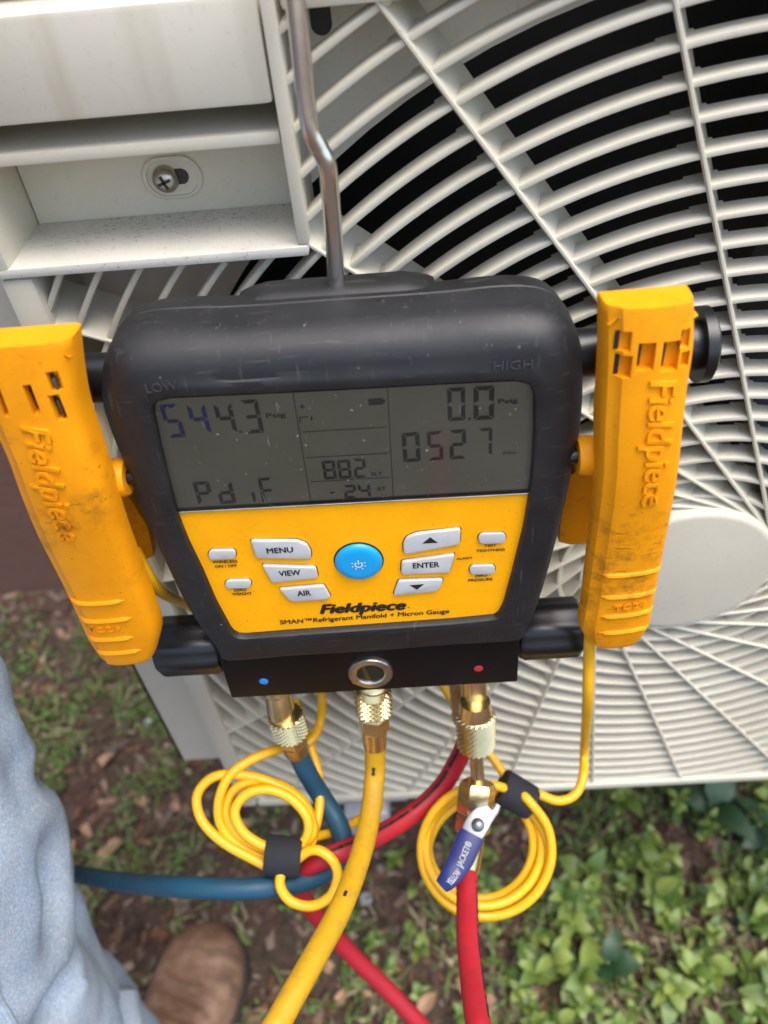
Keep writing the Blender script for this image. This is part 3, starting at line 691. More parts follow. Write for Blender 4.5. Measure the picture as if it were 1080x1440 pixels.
p = G(430, 590, LZ); barq(p.x - .0020, p.y - .001, p.x - .0020, p.y + .0010, .0002); barq(p.x - .0020, p.y + .0010, p.x + .001, p.y + .0010, .0002); barq(p.x + .002, p.y - .0005, p.x + .002, p.y + .001, .0003)
part('probe_mark', mb, 'lcdink', scr, world=False, sm=False)

# manifold block, knobs, posts
BN = -.0095
b0, b1, b2, b3 = G(308, 925, BN), G(732, 898, BN), G(325, 983, BN), G(727, 958, BN)
bx0, bx1, bu1, bu0 = (b0.x + b2.x) / 2, (b1.x + b3.x) / 2, (b0.y + b1.y) / 2 + .010, (b2.y + b3.y) / 2
block = gp('manifold_block', MB().box(bx0, bx1, bu0, bu1, -.0440, BN, .0008), 'blackm')
sc = G(521, 944, BN); 
sg = gp('sight_glass', MB().lathe((sc.x, sc.y, BN - .002), (sc.x, sc.y, BN + .0022), [(0, .0106), (.75, .0106), (.95, .0100), (1, .0092), (.98, .0070), (.85, .0064), (.55, .0062), (.5, .0061)], 40), 'nickel')
part('glass', MB().lathe((sc.x, sc.y, BN + .0004), (sc.x, sc.y, BN + .0014), [(0, .0064), (.6, .0062), (1, .0035), (1.05, .0005)], 32), 'glassdark', sg, world=False)
for a0 in (.55, 3.7): 
    mb = MB(); zz = BN + .00225; barq(sc.x + .0072 * math.cos(a0), sc.y + .0072 * math.sin(a0), sc.x + .0102 * math.cos(a0), sc.y + .0102 * math.sin(a0), .0009); part('key_notch', mb, 'brass_dark', sg, world=False, sm=False)
for nm, q, mt in (('low_dot', (371, 958), 'dotb'), ('high_dot', (673, 940), 'dotr')):
    p = G(q[0], q[1], BN); part(nm, MB().lathe((p.x, p.y, BN - .0004), (p.x, p.y, BN + .0004), [(0, .0021), (.7, .0021), (1, .0015), (1.0, .0003)], 20), mt, block, world=False)
def knob(px_out, x_in, pyc, sgn):
    pc_ = G(px_out, pyc, -.022); cy = pc_.y; cx = pc_.x
    prof = [(0, .001), (0, .0105), (.04, .0125), (.10, .0138), (.92, .0138), (1, .0125), (1.0, .001)]
    mb = MB(); a = Vector((cx, cy, -.0235)); b = Vector((x_in, cy, -.0235)); L = (b - a)
    rings = []
    for t, r in prof:
        ring = []
        for i in range(48):
            an = 2 * math.pi * i / 48; rr = r * (1 + (.035 * math.cos(8 * an) if r > .011 else 0)); ring.append(a + L * t + Vector((0, math.cos(an) * rr, math.sin(an) * rr)))
        rings.append(ring)
    return gp('valve_knob', mb.loft(rings), 'blackp')
knob(222, bx0 - .0012, 913, -1); knob(818, bx1 + .0012, 884, 1)
PNN = -.020
def post(px_in, px_out, pyc, cap):
    a = G(px_in[0], px_in[1], PNN); b = G(px_out[0], px_out[1], PNN); cy = (a.y + b.y) / 2
    return gp('clamp_post', MB().lathe((a.x, cy, PNN), (b.x, cy, PNN), [(0, .0086), (.9, .0086), (.9, cap), (.97, cap), (1.0, cap * .8), (1.0, .0005)], 28), 'blackp')
post((170, 530), (-60, 545), 0, .0125); post((790, 500), (999, 482), 0, .0130)

# ================================================================== CLAMPS
def bool_cut(me, cutters):
    o = bpy.data.objects.new('tmp', me); col.objects.link(o); cs = []
    cm = MB()
    for c in cutters: cm.add(c.v, c.f)
    cme = cm.mesh('cut', False); co = bpy.data.objects.new('cut', cme); col.objects.link(co)
    md = o.modifiers.new('b', 'BOOLEAN'); md.operation = 'DIFFERENCE'; md.object = co; md.solver = 'EXACT'; md.use_self = True
    bpy.context.view_layer.update()
    out = bpy.data.meshes.new_from_object(o.evaluated_get(bpy.context.evaluated_depsgraph_get()))
    bpy.data.objects.remove(o); bpy.data.objects.remove(co)
    return out
def clamp(label, secs, nfront, depths, cap, slots, ridges, word, code, back, pivot, pins):
    t = thing('pipe_clamp', GP, label, 'pipe clamp', 'pair of yellow pipe clamps on the gauge', rot=GROT)
    # long front arm
    prof = [(0, 'b'), (0, -.0080), (.012, -.0052), (.045, -.0034), (.10, -.0026), (.14, -.0018), (.18, -.0004), (.30, .0004), (.5, .0007), (.7, .0004), (.86, -.0004), (.92, -.0014), (.965, -.0032), (.99, -.0058), (1, -.0090), (1, 'b')]
    key_ = []
    for (l, r), nf, dp in zip(secs, nfront, depths):
        a, b = G(*l, nf), G(*r, nf); key_.append((a, b, nf, dp))
    # smooth the sections along the length
    K = [Vector((a.x, a.y, b.x)) for a, b, nf, dp in key_]; K2 = [Vector((b.y, nf, dp)) for a, b, nf, dp in key_]
    S1, S2 = smooth(K, 5), smooth(K2, 5); rings = []
    for q, z in zip(S1, S2):
        a = Vector((q.x, q.y)); b = Vector((q.z, z.x)); rings.append([Vector((*(a + (b - a) * u), z.y + (o_ if o_ != 'b' else -z.z))) for u, o_ in prof])
    # rounded end
    e = rings[-1]; c = sum(e, Vector((0, 0, 0))) / len(e); e_prev = rings[-2]; dirv = (sum(e, Vector()) - sum(e_prev, Vector())).normalized()
    for s_, ad in ((.93, .0012), (.80, .0022), (.55, .0028)): rings.append([c + (p - c) * s_ + dirv * ad for p in e])
    h0 = rings[0]; c = sum(h0, Vector((0, 0, 0))) / len(h0); rings.insert(0, [c + (p - c) * .965 + Vector((0, .0008, 0)) for p in h0])
    def surf(x, y):
        """height of the outer face over a point of the clamp's plane"""
        best = None
        for q, z in zip(S1, S2):
            a = Vector((q.x, q.y)); b = Vector((q.z, z.x)); e_ = b - a; u = (Vector((x, y)) - a).dot(e_) / e_.length_squared; dd = (Vector((x, y)) - a - e_ * u).length
            if best is None or dd < best[0]: best = (dd, u, z.y)
        u = min(max(best[1], .02), .98)
        for (u0, o0), (u1, o1) in zip(prof[1:-1], prof[2:-1]):
            if u0 <= u <= u1: return best[2] + o0 + (o1 - o0) * (u - u0) / max(u1 - u0, 1e-6)
        return best[2]
    me = MB().loft(rings).mesh('arm', True)
    cuts = []
    for (x0, y0, x1, y1) in slots:
        p, q = G(x0, y0, .012), G(x1, y1, .012); cuts.append(MB().box(p.x, q.x, q.y, p.y, .0086, .03))
    if cuts:
        me2 = bool_cut(me, cuts); print('clamp cut', len(me.polygons), len(me2.polygons)); me = me2
    me.polygons.foreach_set('use_smooth', [True] * len(me.polygons)); me.set_sharp_from_angle(angle=R_(35))
    arm = part('front_arm', me, 'clamp', t, world=False)
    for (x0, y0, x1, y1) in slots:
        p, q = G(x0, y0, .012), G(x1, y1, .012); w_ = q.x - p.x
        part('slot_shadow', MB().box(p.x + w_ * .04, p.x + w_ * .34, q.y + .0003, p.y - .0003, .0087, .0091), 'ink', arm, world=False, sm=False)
    for (x0, y0, x1, y1) in pins:
        p, q = G(x0, y0, .009), G(x1, y1, .009)
        part('spring_pin', MB().box(p.x, q.x, q.y, p.y, .0087, .0108, .0004), 'zinc', arm, world=False)
    # lid over the head
    rows = []
    for l, r, n in cap:
        a, b = G(*l, n), G(*r, n); rows.append([a + (b - a) * (i / 10) - Vector((0, .0045 * abs(i / 5 - 1) ** 4, 0)) for i in range(11)] + [b + (a - b) * (.04 + .92 * i / 10) - Vector((0, .0035, .0045)) for i in range(11)])
    lid = part('head_lid', MB().loft([list(r) for r in rows]), 'clamp', t, world=False)
    part('lid_seam', MB().tube([p + Vector((0, -.0004, .0001)) for p in rows[0][1:10]], .00032, 6, 2), 'brass_dark', lid, world=False)
    # ridges
    for (l, r, nf) in ridges:
        a, b = G(*l, nf), G(*r, nf); pts = [a + (b - a) * (i / 10) for i in range(11)]; pts = [Vector((p.x, p.y, surf(p.x, p.y) + .0001)) for p in pts]
        part('grip_ridge', MB().tube(pts, .0011, 8, 3, rad=lambda q: .0012 * min(1, math.sin(math.pi * min(max(q, .02), .98)) * 3)), 'clamp', arm, world=False)
    p0, p1, hp, nf, nf2 = word
    me = text_mesh('Fieldpiece', .012, .2, .11); a, b = G(*p0, nf), G(*p1, nf2); text_fit(me, a, b, hp, n=0)
    for v in me.vertices: v.co.z += surf(v.co.x, v.co.y) + .0001
    part('raised_lettering', me, 'clamp', arm, world=False)
    p0, p1, hp, nf = code
    me = text_mesh('TC24', .01, 0, .22); text_fit(me, G(*p0, nf), G(*p1, nf), hp, n=0)
    for v in me.vertices: v.co.z += surf(v.co.x, v.co.y) + .0001
    part('raised_code', me, 'clamp', arm, world=False)
    # rear arm
    rings = []
    for l, r, n, dp in back:
        a, b = G(*l, n), G(*r, n); rings.append([a, a + (b - a) * .15 + Vector((0, 0, .002)), b - (b - a) * .15 + Vector((0, 0, .002)), b, b - Vector((0, 0, dp)), a - Vector((0, 0, dp))])
    part('rear_arm', MB().loft(rings), 'clamp', t, world=False)
    a = G(*pivot[0], pivot[1]); part('pivot', MB().lathe((a.x - .004, a.y, a.z), (a.x + .004, a.y, a.z), [(0, .0005), (0, .0064), (.25, .0072), (.75, .0072), (1, .0064), (1, .0005)], 24), 'clamp', t, world=False)
    a2 = G(*pivot[2], pivot[1]); part('pivot_pin', MB().lathe((a.x, a.y, a.z), (a2.x, a.y, a.z), [(0, .0028), (1, .0028)], 14), 'blackp', t, world=False)
    return t
NF = [.0100, .0115, .0125, .0135, .0138, .0118, .0090, .0078, .0068, .0050]
DP = [.013, .014, .015, .016, .014, .012, .011, .010, .010, .009]
rsec = [((853, 441), (985, 430)), ((854, 500), (984, 492)), ((852, 559), (975, 552)), ((849, 620), (968, 612)), ((847, 680), (961, 673)), ((840, 745), (949, 738)), ((830, 815), (935, 806)), ((823, 865), (925, 856)), ((819, 893), (919, 886)), ((826, 911), (904, 906))]
clamp('yellow pipe clamp with lettering, gripping the post on the gauge\'s HIGH side', rsec, NF, DP,
      [((860, 438), (978, 428), .0088), ((851, 434), (986, 424), .0050), ((858, 420), (978, 415), -.0020), ((872, 413), (950, 409), -.0090), ((880, 415), (945, 411), -.014)],
      [(868, 471, 887, 497), (868, 503, 886, 532), (899, 484, 918, 520), (934, 482, 952, 521), (961, 467, 970, 491), (960, 497, 969, 517)],
      [((845, 812), (935, 803), .0097), ((845, 841), (926, 834), .0088), ((845, 868), (921, 860), .0082), ((843, 891), (913, 884), .0076)],
      ((914, 534), (902, 713), .0085, .0126, .0140), ((862, 858), (908, 852), .0030, .0084),
      [((822, 655), (905, 650), -.012, .006), ((798, 672), (900, 668), -.020, .007), ((789, 730), (890, 725), -.024, .006), ((786, 762), (885, 757), -.026, .005)],
      ((827, 640), -.006, (790, 640)), [])
lsec = [((-40, 495), (97, 485)), ((-38, 553), (102, 541)), ((-22, 603), (110, 592)), ((2, 657), (126, 646)), ((20, 707), (146, 697)), ((45, 765), (167, 754)), ((78, 828), (192, 816)), ((101, 875), (211, 861)), ((117, 909), (222, 897)), ((136, 935), (216, 929))]
lcl = clamp('yellow pipe clamp with two bare spring pins, on the gauge\'s LOW side above jeans', lsec, NF, DP,
      [((-32, 492), (90, 484), .0088), ((-41, 488), (98, 480), .0050), ((-30, 477), (104, 480), -.0020), ((-18, 470), (92, 473), -.0060), ((-12, 471), (86, 472), -.010)],
      [(62, 526, 89, 551), (67, 557, 96, 591), (31, 542, 60, 582), (-10, 548, 16, 585), (-28, 532, -19, 556), (-27, 562, -19, 583)],
      [((92, 850), (175, 844), .0084), ((107, 876), (185, 869), .0081), ((120, 902), (187, 896), .0076), ((131, 922), (197, 916), .0072)],
      ((30, 596), (84, 762), .0085, .0126, .0136), ((122, 891), (170, 886), .0030, .0082),
      [((75, 690), (165, 682), -.012, .006), ((92, 712), (186, 706), -.020, .007), ((115, 750), (208, 742), -.024, .006), ((130, 790), (216, 782), -.026, .005)],
      ((165, 672), -.006, (200, 672)), [(74, 528, 88, 549), (81, 559, 95, 586)])
# ================================================================== FITTINGS AND HOSES
def lath(px0, d0, px1, d1): return atd(*px0, d0), atd(*px1, d1)
def hexnut(mb, a, b, r, ch=.0006):
    a = Vector(a); b = Vector(b); ax = (b - a).normalized(); u = ax.orthogonal().normalized(); v = ax.cross(u); L = (b - a).length
    rings = []
    for t, s_ in ((0, .86), (.12, 1), (.88, 1), (1, .86)): rings.append([a + ax * (L * t) + (u * math.cos(q) + v * math.sin(q)) * r * s_ for q in [math.pi / 3 * i for i in range(6)]])
    return mb.loft(rings)
def knurl(mb, a, b, r, nr=20, nl=11):
    """knurled sleeve: diamond bumps in the mesh"""
    a = Vector(a); b = Vector(b); ax = (b - a).normalized(); u = ax.orthogonal().normalized(); v = ax.cross(u); L = (b - a).length; rings = []
    rings.append([a + (u * math.cos(q) + v * math.sin(q)) * r * .9 for q in [math.pi * i / nr for i in range(2 * nr)]])
    for j in range(nl + 1):
        rings.append([a + ax * (L * (.04 + .92 * j / nl)) + (u * math.cos(math.pi * i / nr) + v * math.sin(math.pi * i / nr)) * r * (1.05 if (i + j) % 2 else .95) for i in range(2 * nr)])
    rings.append([b + (u * math.cos(q) + v * math.sin(q)) * r * .9 for q in [math.pi * i / nr for i in range(2 * nr)]])
    return mb.loft(rings)
def lerp(a, b, t): return Vector(a) + (Vector(b) - Vector(a)) * t
def portpos(px, n): p = G(px, 968, n); return L2W((p.x, bu0 + .002, n))
# ports on the block
PB = portpos(394, -.030); PY = portpos(528, -.026); PR = portpos(666, -.026)
print('port depths', depth(PB), depth(PY), depth(PR))
dY = depth(PY); dB = depth(PB); dR = depth(PR)
cb = atd(412, 1045, dB + .020); cy_ = atd(527, 1040, dY + .022); cr_ = atd(668, 1046, dR + .022)
bprt = atd(398, 1014, dB + .013)
part('low_port', MB().lathe(PB, bprt, [(0, .0062), (.30, .0062), (.32, .0080), (.5, .0080), (.54, .0068), (.8, .0072), (1, .0064), (1, .0005)], 24), 'brass', gauge)
part('centre_port', MB().lathe(PY, lerp(PY, cy_, .55), [(0, .0078), (.30, .0078), (.32, .0068), (.5, .0068), (.55, .0078), (.62, .0068), (.75, .0078), (.82, .0068), (1, .0066)], 24), 'brass', gauge)
part('high_port', MB().lathe(PR, lerp(PR, cr_, .5), [(0, .0080), (.4, .0080), (.42, .0068), (1, .0066)], 24), 'brass', gauge)
# a second connection behind the high port
PR2 = portpos(652, -.037)
OD = .0054
def tail(path, reach, lie):
    """let a hose fall from the last point to the ground and lie there"""
    a, b = Vector(path[-2]), Vector(path[-1]); d = (b - a).normalized(); L = .07; out = list(path); p = b
    for i in range(40):
        d = (d + Vector((0, 0, -.22))).normalized(); p = p + d * L
        if p.z < .16: break
        out.append(p)
    p = out[-1]; h = Vector((reach[0], reach[1], 0)).normalized(); out += [Vector((p.x, p.y, .05)) + h * .05, Vector((p.x, p.y, .012)) + h * .13, Vector((p.x, p.y, .012)) + h * lie]
    return out
# yellow hose
hy = thing('yellow_hose', atd(520, 1100, dY + .03), 'yellow charging hose coupled to the middle port of the gauge', 'hose', 'refrigerant hoses')
yp = [cy_, atd(527, 1090, dY + .030), atd(520, 1150, dY + .020), atd(505, 1210, dY - .0), atd(478, 1280, dY - .03), atd(440, 1350, dY - .055), atd(398, 1425, dY - .075), atd(365, 1490, dY - .085)]
yp = tail(yp, (-.3, -1), .5)
part('tube', MB().tube(yp, OD, 14, 10), 'hose_y', hy)
part('swivel_nut', knurl(MB(), lerp(PY, cy_, .40) + Vector((0, .003, 0)), lerp(PY, cy_, .66), .0092), 'brass', hy, sm=False)
mb = MB(); hexnut(mb, lerp(PY, cy_, .66), lerp(PY, cy_, .86), .0080); mb.lathe(lerp(PY, cy_, .86), lerp(PY, cy_, 1.08), [(0, .0068), (.8, .0064), (1, .0060)], 18); part('ferrule', mb, 'brass', hy)
# blue hose
hb_ = thing('blue_hose', atd(430, 1090, dB + .03), 'dark blue charging hose coupled to the low port and bending behind the jeans', 'hose', 'refrigerant hoses')
cb1 = atd(396, 992, dB + .006); cb2 = atd(416, 1052, dB + .026)
bp = [cb2, atd(431, 1085, dB + .034), atd(452, 1120, dB + .040), atd(474, 1155, dB + .038), atd(482, 1185, dB + .036), atd(470, 1215, dB + .034), atd(430, 1238, dB + .026), atd(350, 1250, dB + .014), atd(250, 1247, dB + .025), atd(170, 1240, dB + .08), atd(90, 1226, dB + .15), atd(-20, 1205, dB + .24), atd(-120, 1185, dB + .32)]
bp = tail(bp, (-1, -.6), .5)
part('tube', MB().tube(bp, OD, 14, 10), 'hose_b', hb_)
part('swivel_nut', knurl(MB(), lerp(cb1, cb2, .22), lerp(cb1, cb2, .64), .0090), 'brass', hb_, sm=False)
mb = MB(); hexnut(mb, lerp(cb1, cb2, .62), lerp(cb1, cb2, .85), .0078); mb.lathe(lerp(cb1, cb2, .85), lerp(cb1, cb2, 1.12), [(0, .0070), (.8, .0066), (1, .0060)], 18); part('ferrule', mb, 'brass_dark', hb_)
# red hose behind
hr = thing('red_hose', atd(640, 1060, dR + .06), 'red charging hose with black print curving behind the yellow hose', 'hose', 'refrigerant hoses')
r0 = atd(660, 1030, dR + .050)
rp = [r0, atd(646, 1065, dR + .062), atd(620, 1108, dR + .066), atd(580, 1145, dR + .060), atd(530, 1176, dR + .046), atd(480, 1198, dR + .032), atd(445, 1212, dR + .030), atd(420, 1228, dR + .040), atd(418, 1250, dR + .062), atd(440, 1282, dR + .085), atd(490, 1338, dR + .105), atd(545, 1392, dR + .115), atd(590, 1440, dR + .12), atd(640, 1495, dR + .14)]
rp = tail(rp, (.4, -1), .5)
part('tube', MB().tube(rp, OD, 14, 10), 'hose_r', hr)
part('swivel_nut', knurl(MB(), lerp(PR2, r0, .35), lerp(PR2, r0, .85), .0086), 'brass_dark', hr, sm=False)
part('ferrule', MB().lathe(lerp(PR2, r0, .0), lerp(PR2, r0, 1.06), [(0, .006), (.3, .006), (.82, .0076), (1, .0062)], 18), 'brass_dark', hr)
# print along hoses: small dark marks wrapped on the tube
def marks(parent, pts, items, mat='ink', side=None):
    sp = smooth(pts, 10); cl = Vector(CAM)
    for t0, t1, hw in items:
        i0, i1 = int(t0 * (len(sp) - 1)), int(t1 * (len(sp) - 1)); rows = []
        for i in range(i0, i1 + 1):
            p = sp[i]; tg = (sp[i + 1] - sp[i - 1]).normalized(); toc = (cl - p); toc = (toc - tg * toc.dot(tg)).normalized(); sd_ = tg.cross(toc)
            base_a = side or 0
            rows.append([p + (toc * math.cos(base_a + a) + sd_ * math.sin(base_a + a)) * (OD + .0001) for a in (-hw, -hw / 3, hw / 3, hw)])
        if len(rows) > 1: part('printed_mark', MB().loft(rows, closed=False, cap=False), mat, parent)
N_ = len(rp) - 1
marks(hr, rp, [(k_ / N_ + .0, k_ / N_ + .006 + .01 * ((i * 7) % 3), .16) for i, k_ in enumerate(np.arange(.3, 5.2, .28))], side=.45)
N2 = len(yp) - 1
marks(hy, yp, [(a_ / N2, (a_ + .09) / N2, h_) for a_, h_ in ((.50, .10), (.62, .16), (.74, .12), (.88, .18), (1.0, .14), (3.85, .14))], side=.15)
# red hose with the ball valve
hv = thing('red_valve_hose', atd(660, 1180, dR), 'red charging hose with brass shut-off valve and blue lever on the high port', 'hose', 'refrigerant hoses')
v0 = atd(668, 985, dR + .004); v1 = atd(669, 1048, dR + .020); v2 = atd(672, 1103, dR + .030); v3 = atd(664, 1172, dR + .030); v4 = atd(656, 1222, dR + .022)
part('swivel_nut', knurl(MB(), lerp(v0, v1, .28), v1, .0096, 22, 13), 'brass', hv, sm=False)
part('nut_collar', MB().lathe(lerp(v0, v1, .02), lerp(v0, v1, .30), [(0, .0074), (.4, .0080), (1, .0086)], 24), 'brass', hv)
part('stem', MB().lathe(lerp(v0, v1, .95), v2 + (v2 - v1) * .1, [(0, .0048), (.15, .0036), (.85, .0036), (1, .0052)], 18), 'brass', hv)
mb = MB(); hexnut(mb, v2 - (v3 - v2) * .05, lerp(v2, v3, .62), .0098); hexnut(mb, lerp(v2, v3, .60), v3, .0092); part('valve_body', mb, 'brass', hv)
part('ferrule', MB().lathe(lerp(v3, v4, -.1), lerp(v3, v4, 1.1), [(0, .0066), (.4, .0070), (.9, .0066), (1, .0060)], 18), 'brass', hv)
vp = [v4, atd(657, 1270, dR + .006), atd(658, 1320, dR - .014), atd(663, 1370, dR - .034), atd(670, 1425, dR - .055), atd(682, 1500, dR - .075)]
vp = tail(vp, (.6, -1), .5)
part('tube', MB().tube(vp, OD, 14, 10), 'hose_r', hv)
N3 = len(vp) - 1
marks(hv, vp, [(k_ / N3, k_ / N3 + .009, .10) for k_ in np.arange(.4, 4.2, .22)], side=-1.15)
# lever: bent metal tongue plus blue sleeve
dl = dR + .008
def lever(pxs, d_, th, w_):
    P_ = smooth([atd(x, y, d_ + dd) for x, y, dd in pxs], 6); rings = []; toc = (Vector(CAM) - P_[0]).normalized()
    for i, p in enumerate(P_):
        tg = (P_[min(i + 1, len(P_) - 1)] - P_[max(0, i - 1)]).normalized(); nn = (toc - tg * toc.dot(tg)).normalized(); sd_ = tg.cross(nn); q = i / (len(P_) - 1); ww = w_(q); r = []
        for a in range(12):
            an = 2 * math.pi * a / 12; cx = abs(math.cos(an)) ** .5 * (1 if math.cos(an) > 0 else -1); cy2 = abs(math.sin(an)) ** .6 * (1 if math.sin(an) > 0 else -1)
            r.append(p + sd_ * ww * cx + nn * th * cy2)
        rings.append(r)
    return MB().loft(rings)
lv = part('lever', lever([(690, 1140, 0), (676, 1152, -.002), (664, 1172, -.004), (658, 1186, -.005)], dl, .0011, lambda q: .0038 + .0022 * math.sin(q * math.pi)), 'zinc', hv)
part('lever_tip', lever([(684, 1146, -.001), (694, 1142, .000), (700, 1132, .002)], dl, .0011, lambda q: .0030 - .0014 * q), 'zinc', lv)
vc = atd(672, 1160, dl - .003); vd = (Vector(CAM) - vc).normalized()
part('lever_screw', MB().lathe(vc - vd * .010, vc + vd * .003, [(0, .0034), (.75, .0034), (.9, .0032), (1, .0018), (1.02, .0003)], 20), 'zinc', lv)
grip = part('lever_grip', lever([(664, 1172, -.004), (655, 1192, -.006), (645, 1214, -.008), (632, 1234, -.010), (622, 1245, -.010)], dl, .0030, lambda q: .0064 - .0026 * max(0, (q - .35) / .65) ** 1.3), 'grip', hv)
# white print on the grip
def grip_text(s, p0, p1, hgt, dd):
    a, b = atd(*p0, dl + dd), atd(*p1, dl + dd); me = text_mesh(s, .02, 0, 0); xs = [v.co.x for v in me.vertices]; L = (b - a).length; ex = (b - a).normalized(); toc = (Vector(CAM) - a).normalized(); nn = (toc - ex * toc.dot(ex)).normalized(); ey = nn.cross(ex)
    for v in me.vertices: v.co = a + ex * ((v.co.x - min(xs)) / (max(xs) - min(xs)) * L) + ey * (v.co.y / .7 * hgt)
    part('grip_lettering', me, 'inkw', grip, world=True)
grip_text('YELLOW', (634, 1246), (649, 1228), .0030, -.0140); grip_text('JACKET\u00ae', (649, 1221), (664, 1186), .0030, -.0118)
grip_text('YELLOW', (0, 0), (1, 1), .001, 0) if False else None

# ================================================================== SENSOR CABLES
CRD = .0026
def coil(cx, cy, rx, ry, d_, loops, ph0, ph1, jit, tilt=0, seed=1):
    rr = random.Random(seed); out = []
    n = int(loops * 14)
    for i in range(n + 1):
        t = i / n; a = ph0 + (ph1 + 2 * math.pi * loops - ph0) * t if False else ph0 + 2 * math.pi * loops * t
        k_ = 1 + jit * math.sin(t * 9 + seed) ; x = cx + rx * k_ * math.cos(a) + jit * 40 * math.sin(t * 5); y = cy + ry * k_ * math.sin(a) + jit * 30 * math.cos(t * 7)
        out.append(atd(x, y, d_ + .006 * (t - .5) + .004 * math.sin(a + tilt)))
    return out
dc = dR + .058
cr = thing('sensor_cable', atd(690, 1130, dc), 'yellow sensor cable hanging from the HIGH side clamp, coiled round the shut-off valve', 'cable', 'coiled sensor cables')
st = L2W(G(829, 900, -.002))
pts = [L2W(G(831, 880, -.004)), st, atd(828, 930, depth(st) + .012), atd(826, 990, depth(st) + .03), atd(822, 1050, dc + .01), atd(820, 1092, dc + .006), atd(808, 1118, dc + .002), atd(784, 1126, dc), atd(755, 1116, dc), atd(728, 1112, dc)]
lo = []
for i, (cx, cy, rx, ry) in enumerate(((684, 1196, 92, 92), (680, 1190, 82, 84), (687, 1204, 86, 84), (676, 1188, 74, 76), (682, 1198, 88, 92))):
    for j in range(12):
        a = -math.pi * .28 + 2 * math.pi * j / 12; t = j / 12
        lo.append(atd(cx + rx * math.cos(a), cy + ry * math.sin(a), dc + .004 * math.sin(i * 2.1 + a) + .003 * i - .004))
pts += lo + [atd(735, 1125, dc + .006), atd(722, 1108, dc + .008), atd(706, 1085, dc + .012), atd(690, 1062, dc + .016), atd(655, 1015, dc + .02), atd(625, 968, dc + .012), atd(600, 930, dc + .02)]
part('cord', MB().tube(pts, CRD, 10, 5), 'cable', cr)
def strap(parent, p0, p1, r0, r1, d_):
    a, b = atd(*p0, d_), atd(*p1, d_); prof = [(0, r0 * .55), (0, r0), (.06, r0 * 1.04), (.94, r1 * 1.04), (1, r1), (1, r1 * .55)]
    mb = MB().lathe(a, b, prof, 26)
    o = part('hook_and_loop_strap', mb, 'strap', parent)
strap(cr, (704, 1105), (748, 1130), .0098, .0092, dc + .002)
db = dB + .016
cl_ = thing('sensor_cable', atd(400, 1150, db), 'yellow sensor cable from the LOW side clamp, coiled below the blue hose coupling', 'cable', 'coiled sensor cables')
zig = [(190, 775, -.004), (205, 812, .0), (232, 838, .008), (262, 850, .02), (330, 885, .05), (400, 915, .055), (440, 945, .05), (452, 978, .04), (451, 1012, .036), (440, 1038, .03), (420, 1050, .026), (392, 1053, .018), (350, 1070, .010), (322, 1092, .006), (308, 1125, .004), (310, 1158, .004), (332, 1186, .004), (370, 1206, .004), (400, 1210, .004),
       (432, 1195, .005), (441, 1165, .007), (428, 1130, .008), (398, 1106, .009), (362, 1098, .009), (330, 1110, .008), (318, 1138, .006), (330, 1168, .005), (362, 1190, .003), (402, 1200, .002),
       (430, 1180, .001), (432, 1150, .002), (408, 1122, .003), (375, 1110, .003), (345, 1118, .002), (330, 1142, .0), (342, 1170, -.001), (372, 1190, -.002), (405, 1195, -.002),
       (440, 1172, .004), (424, 1128, .006), (385, 1102, .008), (342, 1090, .009), (302, 1092, .008), (278, 1116, .006), (282, 1150, .004), (308, 1180, .002), (350, 1205, .0), (395, 1222, -.002),
       (436, 1196, -.005), (462, 1204, -.007), (475, 1228, -.008), (466, 1258, -.008), (440, 1274, -.008), (410, 1268, -.007), (394, 1246, -.006), (398, 1222, -.004), (415, 1195, .0), (440, 1178, .010), (470, 1170, .03), (505, 1152, .05), (535, 1130, .07)]
pts = [L2W(G(zig[0][0], zig[0][1], -.008))] + [atd(x, y, (db if y > 1000 else db - .01) + dd) for x, y, dd in zig[3:]]
pts.insert(1, L2W(G(222, 828, -.012)))
part('cord', MB().tube(pts, CRD, 10, 5), 'cable', cl_)
part('cord_end', MB().tube([atd(400, 1200, db + .004), atd(436, 1180, db + .010), atd(449, 1135, db + .018), atd(447, 1085, db + .026), atd(430, 1032, db + .034), atd(415, 985, db + .045)], CRD, 10, 5), 'cable', cl_)
strap(cl_, (374, 1202), (424, 1206), .0098, .0094, db + .001)

# ================================================================== PERSON (jeans and boots)
person = thing('person', (-.42, -.15, 0), 'person in faded light blue jeans and brown leather boots standing beside the gauge', 'person')
from mathutils import noise as mn
def leg(path, radii, seed, n=72, sub=22, amp=1.0):
    P_ = smooth(path, sub); N = len(P_); rings = []; u = Vector((1, 0, 0))
    for i, p in enumerate(P_):
        t = (P_[min(i + 1, N - 1)] - P_[max(i - 1, 0)]).normalized(); u = (u - t * u.dot(t)).normalized(); v = t.cross(u); q = i / (N - 1) * (len(radii) - 1); k_ = min(int(q), len(radii) - 2); rr = radii[k_] + (radii[k_ + 1] - radii[k_]) * (q - k_)
        ring = []
        for j in range(n):
            a = 2 * math.pi * j / n; d = u * math.cos(a) + v * math.sin(a)
            s_ = Vector((math.cos(a) * 1.6, math.sin(a) * 1.6, i * .048 + seed))
            f = .014 * mn.noise(s_) + .012 * (1 - 2.6 * mn.noise(Vector((s_.x * 1.2, s_.y * 1.2, s_.z * 2.2 + 5 + math.cos(a) * .8))) ** 2 * 2) + .0025 * mn.noise(s_ * 4)
            ring.append(p + d * (rr + f * amp))
        rings.append(ring)
    return rings
def seam(rings, j, i0, i1, mat='denim'):
    return MB().tube([rings[i][j] for i in range(i0, i1, 3)], .0022, 8, 3)
mb = MB()
